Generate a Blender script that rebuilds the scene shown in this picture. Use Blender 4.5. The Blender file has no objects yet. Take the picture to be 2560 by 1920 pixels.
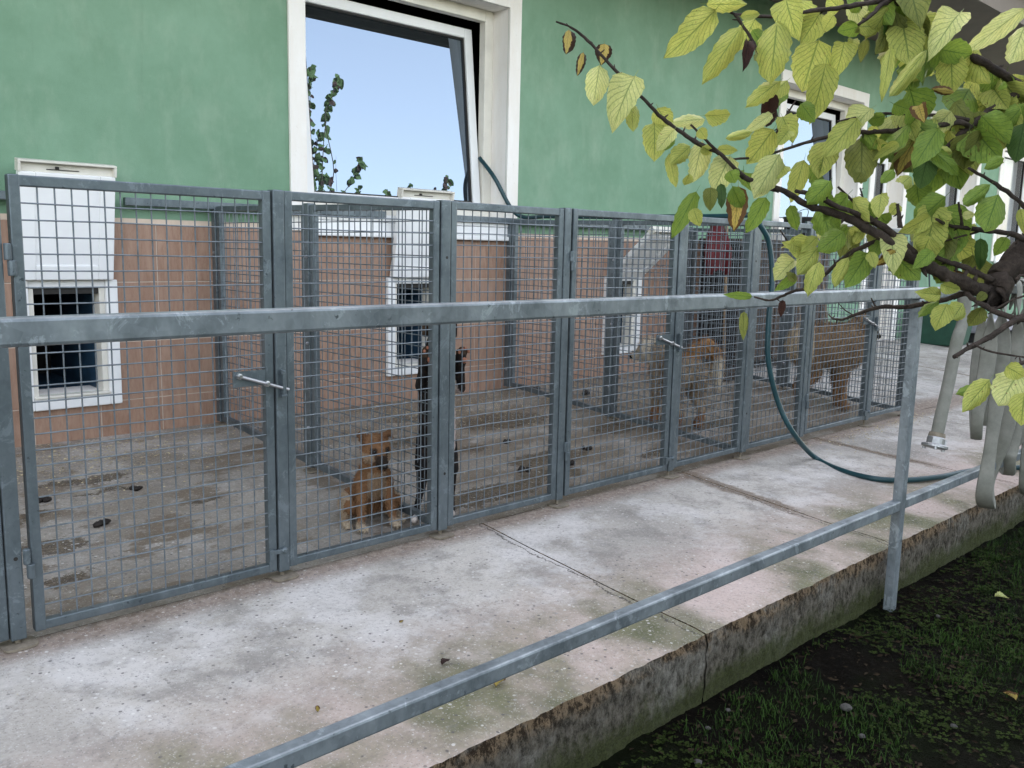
import bpy, bmesh, math, random
from mathutils import Vector, Matrix, noise as mnoise
R_ = math.radians
scene = bpy.context.scene
COL = scene.collection
random.seed(7)

# ------------------------------------------------------------------ camera
CAM = Vector((-0.7359, -3.0100, 1.3151)); YAW, PIT, ROL, FPX = 0.7548, -0.1519, 0.0224, 2214.8
fw = Vector((math.sin(YAW)*math.cos(PIT), math.cos(YAW)*math.cos(PIT), math.sin(PIT)))
r0 = Vector((math.cos(YAW), -math.sin(YAW), 0)); u0 = r0.cross(fw)
rt = r0*math.cos(ROL) + u0*math.sin(ROL); up = -r0*math.sin(ROL) + u0*math.cos(ROL)
cd = bpy.data.cameras.new('camera'); cam = bpy.data.objects.new('camera', cd); COL.objects.link(cam)
cd.sensor_width = 36; cd.lens = 36*FPX/2560; cd.clip_start = .05; cd.clip_end = 600
m = Matrix((rt, up, -fw)).transposed().to_4x4(); m.translation = CAM; cam.matrix_world = m
scene.camera = cam

def ray(u, v): return rt*((u-1280)/FPX) - up*((v-960)/FPX) + fw
def at(u, v, d): return CAM + ray(u, v)*d                 # photo pixel + metres of depth -> point
def on(u, v, ax, val):                                    # photo pixel on an axis plane
    d = ray(u, v); i = 'xyz'.index(ax); return CAM + d*((val-CAM[i])/d[i])

# ------------------------------------------------------------------ world, sun, exposure
SUN_EL, SUN_AZ = R_(34), R_(28)       # azimuth clockwise from +y : behind the house, a little to the right
w = bpy.data.worlds.new('World'); scene.world = w; w.use_nodes = True
wn = w.node_tree.nodes; wl = w.node_tree.links
bg = wn['Background']; sky = wn.new('ShaderNodeTexSky'); sky.sky_type = 'NISHITA'; sky.sun_disc = False
sky.sun_elevation = SUN_EL; sky.sun_rotation = SUN_AZ; sky.dust_density = 2.0; sky.air_density = 1.0
hs = wn.new('ShaderNodeHueSaturation'); hs.inputs['Saturation'].default_value = 0.66
wm = wn.new('ShaderNodeMix'); wm.data_type = 'RGBA'; wm.blend_type = 'MULTIPLY'; wm.inputs[0].default_value = 1
wm.inputs[7].default_value = (1.12, 1.0, 0.88, 1)
wl.new(sky.outputs[0], hs.inputs['Color']); wl.new(hs.outputs[0], wm.inputs[6]); wl.new(wm.outputs[2], bg.inputs[0])
bg.inputs[1].default_value = 0.15
sd = bpy.data.lights.new('sun', 'SUN'); sd.energy = 3.2; sd.angle = R_(.53); sd.color = (1, .94, .85)
so = bpy.data.objects.new('sun', sd); COL.objects.link(so)
sdir = Vector((math.sin(SUN_AZ)*math.cos(SUN_EL), math.cos(SUN_AZ)*math.cos(SUN_EL), math.sin(SUN_EL)))
so.rotation_euler = sdir.to_track_quat('Z', 'Y').to_euler(); so.location = sdir*30
vs = scene.view_settings; vs.view_transform = 'Standard'; vs.look = 'None'; vs.gamma = 1; vs.use_curve_mapping = False
vs.exposure = 2.75
scene.render.engine = 'CYCLES'; scene.cycles.use_denoising = True
scene.cycles.max_bounces = 8; scene.cycles.diffuse_bounces = 4; scene.cycles.glossy_bounces = 4
scene.cycles.transparent_max_bounces = 12

# ------------------------------------------------------------------ material helper
class NT:
    def __init__(s, name, rough=.8, metal=0, spec=.4):
        s.m = bpy.data.materials.new(name); s.m.use_nodes = True
        s.t = s.m.node_tree; s.n = s.t.nodes; s.l = s.t.links
        s.b = s.n['Principled BSDF']; s.b.inputs['Roughness'].default_value = rough
        s.b.inputs['Metallic'].default_value = metal; s.b.inputs['Specular IOR Level'].default_value = spec
        g = s.n.new('ShaderNodeNewGeometry'); s.pos = g.outputs['Position']
    def put(s, sock, v):
        if isinstance(v, bpy.types.NodeSocket): s.l.new(v, sock)
        elif isinstance(v, (tuple, list)): sock.default_value = tuple(v)+((1,) if len(v) == 3 and len(sock.default_value) == 4 else ())
        else: sock.default_value = v
    def rnd(s): return s.n.new('ShaderNodeObjectInfo').outputs['Random']
    def noise(s, scale, detail=4, rough=.6, vec=None, dist=0):
        n = s.n.new('ShaderNodeTexNoise'); n.inputs['Scale'].default_value = scale; n.inputs['Detail'].default_value = detail
        n.inputs['Roughness'].default_value = rough; n.inputs['Distortion'].default_value = dist
        s.l.new(vec or s.pos, n.inputs['Vector']); return n.outputs[0]
    def scalev(s, v3, vec=None):
        n = s.n.new('ShaderNodeVectorMath'); n.operation = 'MULTIPLY'; s.l.new(vec or s.pos, n.inputs[0]); n.inputs[1].default_value = v3
        return n.outputs[0]
    def vor(s, scale, vec=None, out='Distance', feat='F1'):
        n = s.n.new('ShaderNodeTexVoronoi'); n.inputs['Scale'].default_value = scale; n.feature = feat
        s.l.new(vec or s.pos, n.inputs['Vector']); return n.outputs[out]
    def ramp(s, f, stops):
        n = s.n.new('ShaderNodeValToRGB'); s.l.new(f, n.inputs[0]); e = n.color_ramp.elements
        while len(e) < len(stops): e.new(.5)
        for i, (p, c) in enumerate(stops):
            e[i].position = p; e[i].color = (c, c, c, 1) if not isinstance(c, (tuple, list)) else (*c, 1)
        return n.outputs[0]
    def mix(s, f, a, b, mode='MIX'):
        n = s.n.new('ShaderNodeMix'); n.data_type = 'RGBA'; n.blend_type = mode
        s.put(n.inputs[0], f); s.put(n.inputs[6], a); s.put(n.inputs[7], b); return n.outputs[2]
    def math(s, op, a, b=0, c=0, clamp=False):
        n = s.n.new('ShaderNodeMath'); n.operation = op; n.use_clamp = clamp
        s.put(n.inputs[0], a); s.put(n.inputs[1], b); s.put(n.inputs[2], c); return n.outputs[0]
    def sep(s, v=None):
        n = s.n.new('ShaderNodeSeparateXYZ'); s.l.new(v or s.pos, n.inputs[0]); return n.outputs
    def step(s, f, lo, hi):
        n = s.n.new('ShaderNodeMapRange'); n.interpolation_type = 'SMOOTHSTEP'
        s.put(n.inputs[0], f); n.inputs[1].default_value = lo; n.inputs[2].default_value = hi; return n.outputs[0]
    def bump(s, h, strength=.3, dist=.01):
        n = s.n.new('ShaderNodeBump'); n.inputs['Strength'].default_value = strength; n.inputs['Distance'].default_value = dist
        s.l.new(h, n.inputs['Height']); s.l.new(n.outputs[0], s.b.inputs['Normal']); return n
    def col(s, c): s.put(s.b.inputs['Base Color'], c); return s
    def rough(s, c): s.put(s.b.inputs['Roughness'], c); return s
def plain(name, c, rough=.6, metal=0, var=.12, sc=12, bump=0, spec=.4):
    k = NT(name, rough, metal, spec); n = k.noise(sc, 5)
    k.col(k.mix(k.ramp(n, [(.3, 0), (.7, 1)]), tuple(x*(1-var) for x in c), tuple(min(1, x*(1+var)) for x in c)))
    if bump: k.bump(k.noise(sc*8, 4), bump, .003)
    return k.m
M = {}
# galvanised steel with spangle
def galv(name, dark, light, rough=.48, metal=.55):
    k = NT(name, rough, metal)
    v = k.vor(55, out='Color'); big = k.vor(16, k.scalev((1, 1, .6)), out='Color')
    n1 = k.noise(7, 5, .65, k.scalev((1, 1, .5))); n2 = k.noise(40, 3)
    c = k.mix(k.ramp(n1, [(.35, 0), (.68, 1)]), dark, light)
    c = k.mix(k.math('MULTIPLY', k.ramp(v, [(.35, 0), (.85, 1)]), .13), c, tuple(min(1, x*1.45) for x in light))
    c = k.mix(k.math('MULTIPLY', k.step(k.noise(13, 6, .75, k.scalev((1, 1, .8)), .6), .56, .62), .45), c, tuple(min(1, x*1.5) for x in light)); c = k.mix(k.math('MULTIPLY', k.step(k.noise(4.5, 5, .7), .52, .66), .35), c, tuple(x*.72 for x in dark))
    c = k.mix(k.step(n2, .66, .74), c, tuple(x*.7 for x in dark))
    k.col(c); k.rough(k.ramp(n1, [(.3, rough+.1), (.7, rough-.08)])); k.bump(k.noise(120, 3), .06, .002); return k.m
M['galv'] = galv('galvanised_steel', (.095, .118, .132), (.165, .195, .215), .42, .6)
M['galv_rail'] = galv('galvanised_rail', (.115, .136, .150), (.29, .325, .35), .42, .35)
M['wire'] = plain('wire_steel', (.155, .178, .20), .5, .45, .3, 30)
M['wire_back'] = M['wire']
M['bolt'] = plain('bright_bolt', (.5, .5, .52), .3, .9)
M['rust'] = plain('rusty_base', (.20, .17, .13), .85, .1, .3, 40, .3)
# green stucco
k = NT('green_stucco', .92, 0, .2)
n = k.noise(1.3, 6, .7); n2 = k.noise(5, 5, .7, k.scalev((1, 1, .45))); n3 = k.noise(260, 3, .7)
c = k.mix(k.ramp(n, [(.35, 0), (.7, 1)]), (.165, .285, .190), (.225, .360, .255))
c = k.mix(k.math('MULTIPLY', k.ramp(n2, [(.5, 0), (.8, 1)]), .5), c, (.32, .41, .31))
c = k.mix(k.math('MULTIPLY', k.ramp(k.noise(3.1, 6, .75, k.scalev((1.2, 1, .5))), [(.55, 0), (.75, 1)]), .28), c, (.13, .225, .14))
c = k.mix(k.math('MULTIPLY', k.step(k.noise(9, 6, .8, k.scalev((1.6, 1, .10))), .56, .72), .22), c, (.12, .20, .135))
c = k.mix(k.math('MULTIPLY', k.step(k.noise(30, 4, .7), .68, .74), .3), c, (.40, .47, .38))
k.col(c); k.bump(k.math('ADD', n3, k.math('MULTIPLY', k.noise(60, 4), .6)), .35, .004); M['stucco'] = k.m
# trim
k = NT('cream_trim', .85, 0, .25)
n = k.noise(6, 5, .7, k.scalev((1, 1, .3)))
c = k.mix(k.ramp(n, [(.35, 0), (.75, 1)]), (.80, .755, .70), (.88, .86, .84))
c = k.mix(k.math('MULTIPLY', k.step(k.noise(22, 5, .8), .6, .72), .35), c, (.42, .36, .30)); k.col(c); k.bump(k.noise(160, 3), .2, .002); M['trim'] = k.m
M['pvc'] = plain('white_pvc', (.80, .80, .80), .35, 0, .04, 4)
M['pvc_aged'] = plain('aged_pvc', (.70, .67, .60), .45, 0, .10, 5)
M['gasket'] = plain('black_gasket', (.02, .018, .016), .6)
M['dark_room'] = plain('dark_room', (.018, .016, .016), .9)
M['blue'] = plain('blue_plastic', (.022, .055, .095), .5, 0, .35, 8)
M['soffit'] = plain('soffit_plaster', (.17, .145, .12), .9, 0, .12, 2)
M['grout'] = plain('grout', (.50, .41, .34), .95, 0, .12, 9, .2)
# terracotta tile
k = NT('terracotta_tile', .55, 0, .35)
r = k.rnd(); n = k.noise(5, 6, .7, k.scalev((3.2, 3.2, .5)), 1.2); n2 = k.noise(14, 6, .75, k.scalev((2.2, 2, .6)))
c = k.mix(k.ramp(n, [(.32, 0), (.68, 1)]), (.27, .158, .108), (.385, .25, .18))
c = k.mix(k.math('MULTIPLY', k.ramp(n2, [(.46, 0), (.68, 1)]), .6), c, (.20, .10, .060))
c = k.mix(k.math('MULTIPLY', r, .30), c, (.38, .26, .20)); k.col(c); k.bump(n2, .12, .003); M['tile'] = k.m
# concrete (walkway)
def concrete(name, interior=False):
    k = NT(name, .88, 0, .25)
    X, Y, Z = k.sep()
    big = k.noise(.9, 6, .62); med = k.noise(4.5, 6, .7); fine = k.noise(70, 4, .7); wob = k.noise(6, 4, .7)
    c = k.mix(k.ramp(big, [(.35, 0), (.66, 1)]), (.285, .262, .232), (.475, .44, .395))
    c = k.mix(k.math('MULTIPLY', k.step(med, .46, .62), .55), c, (.185, .172, .155))
    c = k.mix(k.math('MULTIPLY', k.step(k.noise(1.5, 5, .7), .48, .64), .72), c, (.59, .56, .535))
    if not interior:
        e = k.math('ADD', Y, k.math('MULTIPLY', wob, .5))
        c = k.mix(k.math('MULTIPLY', k.step(e, -.30, -.85), .75), c, (.54, .42, .375))
        # algae: patches near the outer edge
        pn = k.step(k.noise(1.5, 5, .6, k.scalev((1, .7, 1))), .38, .62)
        mo = k.math('MULTIPLY', k.step(k.math('ADD', Y, k.math('MULTIPLY', wob, .45)), -.42, -.86), pn)
        mcol = k.mix(k.ramp(med, [(.4, 0), (.65, 1)]), (.075, .086, .034), (.165, .165, .085))
        c = k.mix(k.math('MULTIPLY', mo, .92), c, mcol)
        # brown dirt under the fence line, widened to paint in a contact shadow
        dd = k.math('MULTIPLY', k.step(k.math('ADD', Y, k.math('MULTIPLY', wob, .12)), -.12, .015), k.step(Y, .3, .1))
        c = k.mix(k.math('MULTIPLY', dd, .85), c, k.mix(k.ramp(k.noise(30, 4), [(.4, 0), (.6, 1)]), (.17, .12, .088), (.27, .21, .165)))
        # dirt filled joints and cracks beside the joints
        for (a, b, wd, kind) in ((1.93, .108, .03, 0), (3.50, .161, .075, 1), (5.07, .067, .07, 1), (9.3, .1, .03, 1)):
            line = k.math('SUBTRACT', X, k.math('ADD', k.math('MULTIPLY', Y, b), a))
            if kind:
                f = k.math('ADD', line, k.math('MULTIPLY_ADD', k.noise(7, 5, .7), .16, -.075))
                band = k.step(k.math('ABSOLUTE', f), wd, wd*.45)
                band = k.math('MULTIPLY', band, k.step(k.math('ADD', Y, k.math('MULTIPLY', wob, .3)), -.85, -.55))
                c = k.mix(k.math('MULTIPLY', band, .85), c, k.mix(k.ramp(fine, [(.4, 0), (.6, 1)]), (.11, .078, .052), (.21, .155, .11)))
            f = k.math('ADD', line, k.math('MULTIPLY_ADD', k.noise(3.4, 6, .75), .17, -.055))
            crack = k.math('MULTIPLY', k.step(k.math('ABSOLUTE', f), .0065, .002), k.step(k.math('ABSOLUTE', line), .07, .05))
            c = k.mix(k.math('MULTIPLY', crack, .85), c, (.05, .042, .035))
    else:
        st = k.step(k.math('ADD', k.math('MULTIPLY', k.noise(2.0, 6, .68, k.scalev((1, 1.6, 1))), .8), k.math('MULTIPLY', k.step(X, 1.7, 2.4), .10)), .385, .47)
        c = k.mix(k.math('MULTIPLY', st, .72), c, (.215, .18, .14))
        wet = k.step(k.math('ADD', k.noise(2.6, 6, .72, k.scalev((.8, 1.9, 1))), k.math('MULTIPLY', k.step(X, 1.7, 2.3), .065)), .535, .565)
        c = k.mix(k.math('MULTIPLY', wet, .88), c, k.mix(k.ramp(fine, [(.4, 0), (.65, 1)]), (.085, .055, .028), (.16, .11, .06)))
        c = k.mix(.42, c, (.25, .205, .16)); c = k.mix(k.math('MULTIPLY', k.step(k.noise(24, 6, .8), .55, .66), .5), c, (.10, .078, .055))
        gx = k.math('ADD', X, k.math('MULTIPLY_ADD', k.noise(9, 6, .8), .36, -.18)); gy = k.math('ADD', Y, k.math('MULTIPLY_ADD', k.noise(7, 6, .8, k.scalev((1, 1, 1))), .30, -.15)); tot = None
        for (ex, ey, rx, ry) in ((.66, 1.50, .22, .055), (.66, 1.30, .12, .025), (.28, 1.12, .09, .05), (.28, .75, .13, .07), (1.0, .95, .10, .03), (.22, .42, .10, .05), (3.35, 1.42, .40, .18), (3.0, .62, .32, .13), (2.75, .38, .26, .10), (2.2, .30, .42, .11), (2.7, 1.0, .14, .06), (2.9, 1.75, .3, .08), (3.9, .9, .22, .12), (2.5, 1.3, .22, .10), (4.7, .6, .25, .1), (3.7, .35, .2, .07)):
            d2_ = k.math('ADD', k.math('POWER', k.math('DIVIDE', k.math('SUBTRACT', gx, ex), rx), 2), k.math('POWER', k.math('DIVIDE', k.math('SUBTRACT', gy, ey), ry), 2)); e_ = k.step(d2_, 1.15, .8); tot = e_ if tot is None else k.math('MAXIMUM', tot, e_)
        c = k.mix(k.math('MULTIPLY', tot, .85), c, k.mix(k.ramp(k.noise(26, 5, .8), [(.4, 0), (.62, 1)]), (.040, .026, .013), (.14, .10, .058)))
        k.rough(k.math('SUBTRACT', .88, k.math('MULTIPLY', wet, .4)))
    # aggregate
    v = k.vor(48); vc = k.vor(48, out='Color'); vs_ = k.n.new('ShaderNodeSeparateColor'); k.l.new(vc, vs_.inputs[0])
    dot = k.step(v, .30, .22); dot2 = k.math('MULTIPLY', dot, k.step(vs_.outputs[0], .80, .84)); dot3 = k.math('MULTIPLY', dot, k.step(vs_.outputs[1], .80, .84))
    c = k.mix(k.math('MULTIPLY', k.math('MULTIPLY', dot2, k.step(k.noise(1.9, 3), .38, .55)), .8), c, (.10, .09, .09)); c = k.mix(k.math('MULTIPLY', k.math('MULTIPLY', dot3, k.step(k.noise(1.6, 3), .40, .58)), .6), c, (.72, .70, .66))
    v2 = k.vor(150); vc2 = k.vor(150, out='Color'); v2s = k.n.new('ShaderNodeSeparateColor'); k.l.new(vc2, v2s.inputs[0])
    d2 = k.math('MULTIPLY', k.step(v2, .38, .25), k.step(v2s.outputs[0], .72, .78)); d3 = k.math('MULTIPLY', k.step(v2, .38, .25), k.step(v2s.outputs[1], .78, .84))
    c = k.mix(k.math('MULTIPLY', d2, .45), c, (.12, .115, .11)); c = k.mix(k.math('MULTIPLY', d3, .4), c, (.68, .66, .64))
    c = k.mix(k.math('MULTIPLY', k.step(fine, .52, .66), .38), c, (.19, .175, .165)); c = k.mix(k.math('MULTIPLY', k.step(fine, .46, .34), .25), c, (.60, .57, .54)); c = k.mix(k.math('MULTIPLY', k.step(k.noise(19, 6, .8), .54, .66), .35), c, (.20, .19, .185))
    k.col(c); k.bump(k.math('ADD', fine, k.math('MULTIPLY', dot, -.5)), .3, .004); return k.m
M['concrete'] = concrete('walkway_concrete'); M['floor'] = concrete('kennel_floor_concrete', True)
# slab edge face
k = NT('mossy_concrete_edge', .95, 0, .2)
X, Y, Z = k.sep(); n = k.noise(3, 6, .75); n2 = k.noise(34, 8, .85, k.scalev((1, 1, .6))); n3 = k.noise(13, 7, .8); n4 = k.noise(110, 5, .85)
c = k.mix(k.ramp(n2, [(.40, 0), (.58, 1)]), (.045, .038, .028), (.27, .24, .195))
c = k.mix(k.math('MULTIPLY', k.step(k.math('ADD', Z, k.math('MULTIPLY', n3, .16)), .0, .06), .9), c, k.mix(k.step(n2, .46, .54), (.055, .034, .018), (.36, .25, .15)))
pale = k.step(k.noise(2.3, 5, .7, k.scalev((1, 1, 1.5))), .50, .60)
c = k.mix(k.math('MULTIPLY', pale, .75), c, k.mix(k.ramp(n2, [(.38, 0), (.6, 1)]), (.09, .08, .065), (.44, .42, .37)))
mossm = k.step(k.math('ADD', k.math('MULTIPLY', n3, .14), k.math('ADD', Z, k.math('MULTIPLY', n, .26))), .085, -.02)
c = k.mix(k.math('MULTIPLY', mossm, .88), c, k.mix(k.ramp(n4, [(.38, 0), (.64, 1)]), (.030, .042, .010), (.125, .145, .045)))
c = k.mix(k.math('MULTIPLY', k.step(n4, .56, .70), .45), c, (.012, .010, .008)); c = k.mix(k.math('MULTIPLY', k.step(n4, .40, .30), .35), c, (.42, .36, .28))
k.col(c); k.bump(k.math('ADD', n2, k.math('MULTIPLY', n4, .7)), 1.0, .03); M['edge'] = k.m
# soil
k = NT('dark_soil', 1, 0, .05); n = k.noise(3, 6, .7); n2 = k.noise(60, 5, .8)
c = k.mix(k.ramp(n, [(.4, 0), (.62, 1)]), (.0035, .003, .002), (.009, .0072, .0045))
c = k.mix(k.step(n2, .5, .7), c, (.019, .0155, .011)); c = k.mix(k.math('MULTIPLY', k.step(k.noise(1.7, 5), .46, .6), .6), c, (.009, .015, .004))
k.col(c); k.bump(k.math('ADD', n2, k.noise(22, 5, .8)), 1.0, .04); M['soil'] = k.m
M['grass'] = plain('grass_blade', (.022, .048, .008), .7, 0, .65, 6, 0, .12)
M['clover'] = plain('clover_leaf', (.017, .026, .006), .9, 0, .7, 9, 0, .05)
M['litter'] = plain('leaf_litter', (.026, .019, .012), .9, 0, .8, 14, 0, .05)
M['shaving'] = plain('wood_shaving', (.50, .42, .27), .9, 0, .25, 20)
M['dung'] = plain('dark_dropping', (.018, .013, .010), .7, 0, .3, 40, .5)
k = NT('dark_bark', .85, 0, .3); n = k.noise(45, 6, .8); n2 = k.noise(160, 4, .8)
k.col(k.mix(k.ramp(n, [(.35, 0), (.7, 1)]), (.020, .014, .011), (.075, .055, .045))); k.bump(k.math('ADD', n, n2), .8, .006); M['bark'] = k.m
M['hose'] = plain('green_rubber_hose', (.010, .045, .055), .38, 0, .2, 12)
k = NT('canvas_hose', .9, 0, .2); n = k.noise(9, 5, .7); wv = k.noise(420, 2, .5)
c = k.mix(k.ramp(n, [(.35, 0), (.7, 1)]), (.18, .18, .155), (.275, .27, .24)); c = k.mix(k.math('MULTIPLY', k.step(k.noise(4, 5), .58, .7), .5), c, (.15, .16, .125))
k.col(c); k.bump(wv, .3, .002); M['canvas'] = k.m
M['alu'] = plain('dull_aluminium', (.38, .38, .39), .42, .8, .2, 20)
M['stone'] = plain('pale_stone', (.05, .048, .043), .9, 0, .3, 30, .3)
def glassmat(name, refl, body=(.02, .022, .025), tint=(.93, .96, 1)):
    k = NT(name, .0, 0, .5)
    g = k.n.new('ShaderNodeBsdfGlossy'); g.inputs['Roughness'].default_value = .0; g.inputs['Color'].default_value = (*tint, 1)
    d = k.n.new('ShaderNodeBsdfDiffuse'); d.inputs['Color'].default_value = (*body, 1)
    mx = k.n.new('ShaderNodeMixShader'); mx.inputs[0].default_value = refl
    k.l.new(d.outputs[0], mx.inputs[1]); k.l.new(g.outputs[0], mx.inputs[2]); k.l.new(mx.outputs[0], k.n['Material Output'].inputs[0]); return k.m
M['glass'] = glassmat('coated_window_glass', .30, tint=(.64,.80,1))
M['curtain'] = plain('white_curtain', (.62, .61, .60), .9, 0, .06, 5)
# leaves
def leafmat(name, lamina, lamina2, vein, edge=None, spots=None, pale_margin=.0):
    k = NT(name, .55, 0, .35)
    uv = k.n.new('ShaderNodeUVMap').outputs[0]; U, V, _ = k.sep(uv)
    a = k.math('ABSOLUTE', U); rn = k.rnd()
    loc = k.n.new('ShaderNodeTexCoord').outputs['Object']
    wob = k.noise(5, 4, .6, loc)
    ph = k.math('SUBTRACT', k.math('MULTIPLY', V, 8.0), k.math('MULTIPLY', a, 3.4)); ph = k.math('ADD', ph, k.math('MULTIPLY', wob, .9))
    fr = k.math('ABSOLUTE', k.math('SUBTRACT', k.math('FRACT', ph), .5))
    lat = k.step(fr, .13, .03)
    v = k.vor(16, loc, 'Distance', 'DISTANCE_TO_EDGE'); net = k.step(v, .09, .01)
    mid = k.step(a, .07, .015)
    vm = k.math('MAXIMUM', mid, k.math('MAXIMUM', k.math('MULTIPLY', lat, .85), k.math('MULTIPLY', net, .38)))
    c = k.mix(k.ramp(wob, [(.35, 0), (.65, 1)]), lamina, lamina2)
    c = k.mix(k.math('MULTIPLY', rn, .38), c, tuple(x*.62 for x in lamina2))
    c = k.mix(k.math('MULTIPLY', vm, .8), c, vein)
    if spots: c = k.mix(k.step(k.noise(8, 3, .6, loc), .66, .72), c, spots)
    if edge:
        e = k.math('ADD', a, k.math('MULTIPLY', k.noise(3.5, 4, .6, loc), .9)); e = k.math('ADD', e, k.math('MULTIPLY', V, .25))
        c = k.mix(k.step(e, 1.02, 1.12), c, edge)
    k.col(c)
    k.b.inputs['Roughness'].default_value = .5
    tr = k.n.new('ShaderNodeBsdfTranslucent'); k.l.new(c, tr.inputs[0])
    mx = k.n.new('ShaderNodeMixShader'); mx.inputs[0].default_value = .38
    k.l.new(k.b.outputs[0], mx.inputs[1]); k.l.new(tr.outputs[0], mx.inputs[2]); k.l.new(mx.outputs[0], k.n['Material Output'].inputs[0])
    k.bump(k.math('SUBTRACT', 0, vm), .5, .01)
    return k.m
LM = {
 'y': leafmat('leaf_yellow_green', (.58, .58, .15), (.42, .47, .105), (.11, .19, .04), spots=(.16, .10, .03)),
 'p': leafmat('leaf_pale', (.70, .70, .30), (.57, .61, .22), (.17, .25, .08), spots=(.20, .12, .04)),
 'g': leafmat('leaf_green', (.27, .38, .06), (.18, .28, .045), (.06, .13, .025), spots=(.12, .08, .02)),
 'd': leafmat('leaf_dark_green', (.085, .16, .04), (.06, .12, .03), (.03, .065, .015)),
 'b': leafmat('leaf_brown_edged', (.60, .46, .15), (.48, .40, .11), (.20, .17, .05), edge=(.035, .018, .012)),
 'x': leafmat('leaf_dead', (.06, .025, .018), (.04, .018, .014), (.02, .01, .008)),
 'o': leafmat('leaf_olive', (.26, .28, .07), (.18, .21, .05), (.07, .10, .025), spots=(.10, .06, .03)),
 'w': leafmat('leaf_golden', (.60, .42, .10), (.50, .40, .10), (.12, .12, .03), edge=(.12, .06, .02), spots=(.15, .07, .02)),
}
k = NT('animal_coat', .85, 0, .2); an = k.n.new('ShaderNodeAttribute'); an.attribute_name = 'Col'
k.col(k.mix(k.math('MULTIPLY', k.step(k.noise(55, 4, .7), .45, .65), .25), an.outputs[0], (.10, .055, .03))); k.bump(k.noise(150, 3, .7, k.scalev((1, 1, .35))), .5, .008); M['coat'] = k.m
M['eye'] = plain('eye_nose', (.008, .006, .005), .15); M['pad'] = plain('paw_pad', (.30, .12, .07), .6, 0, .2, 60)

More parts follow.
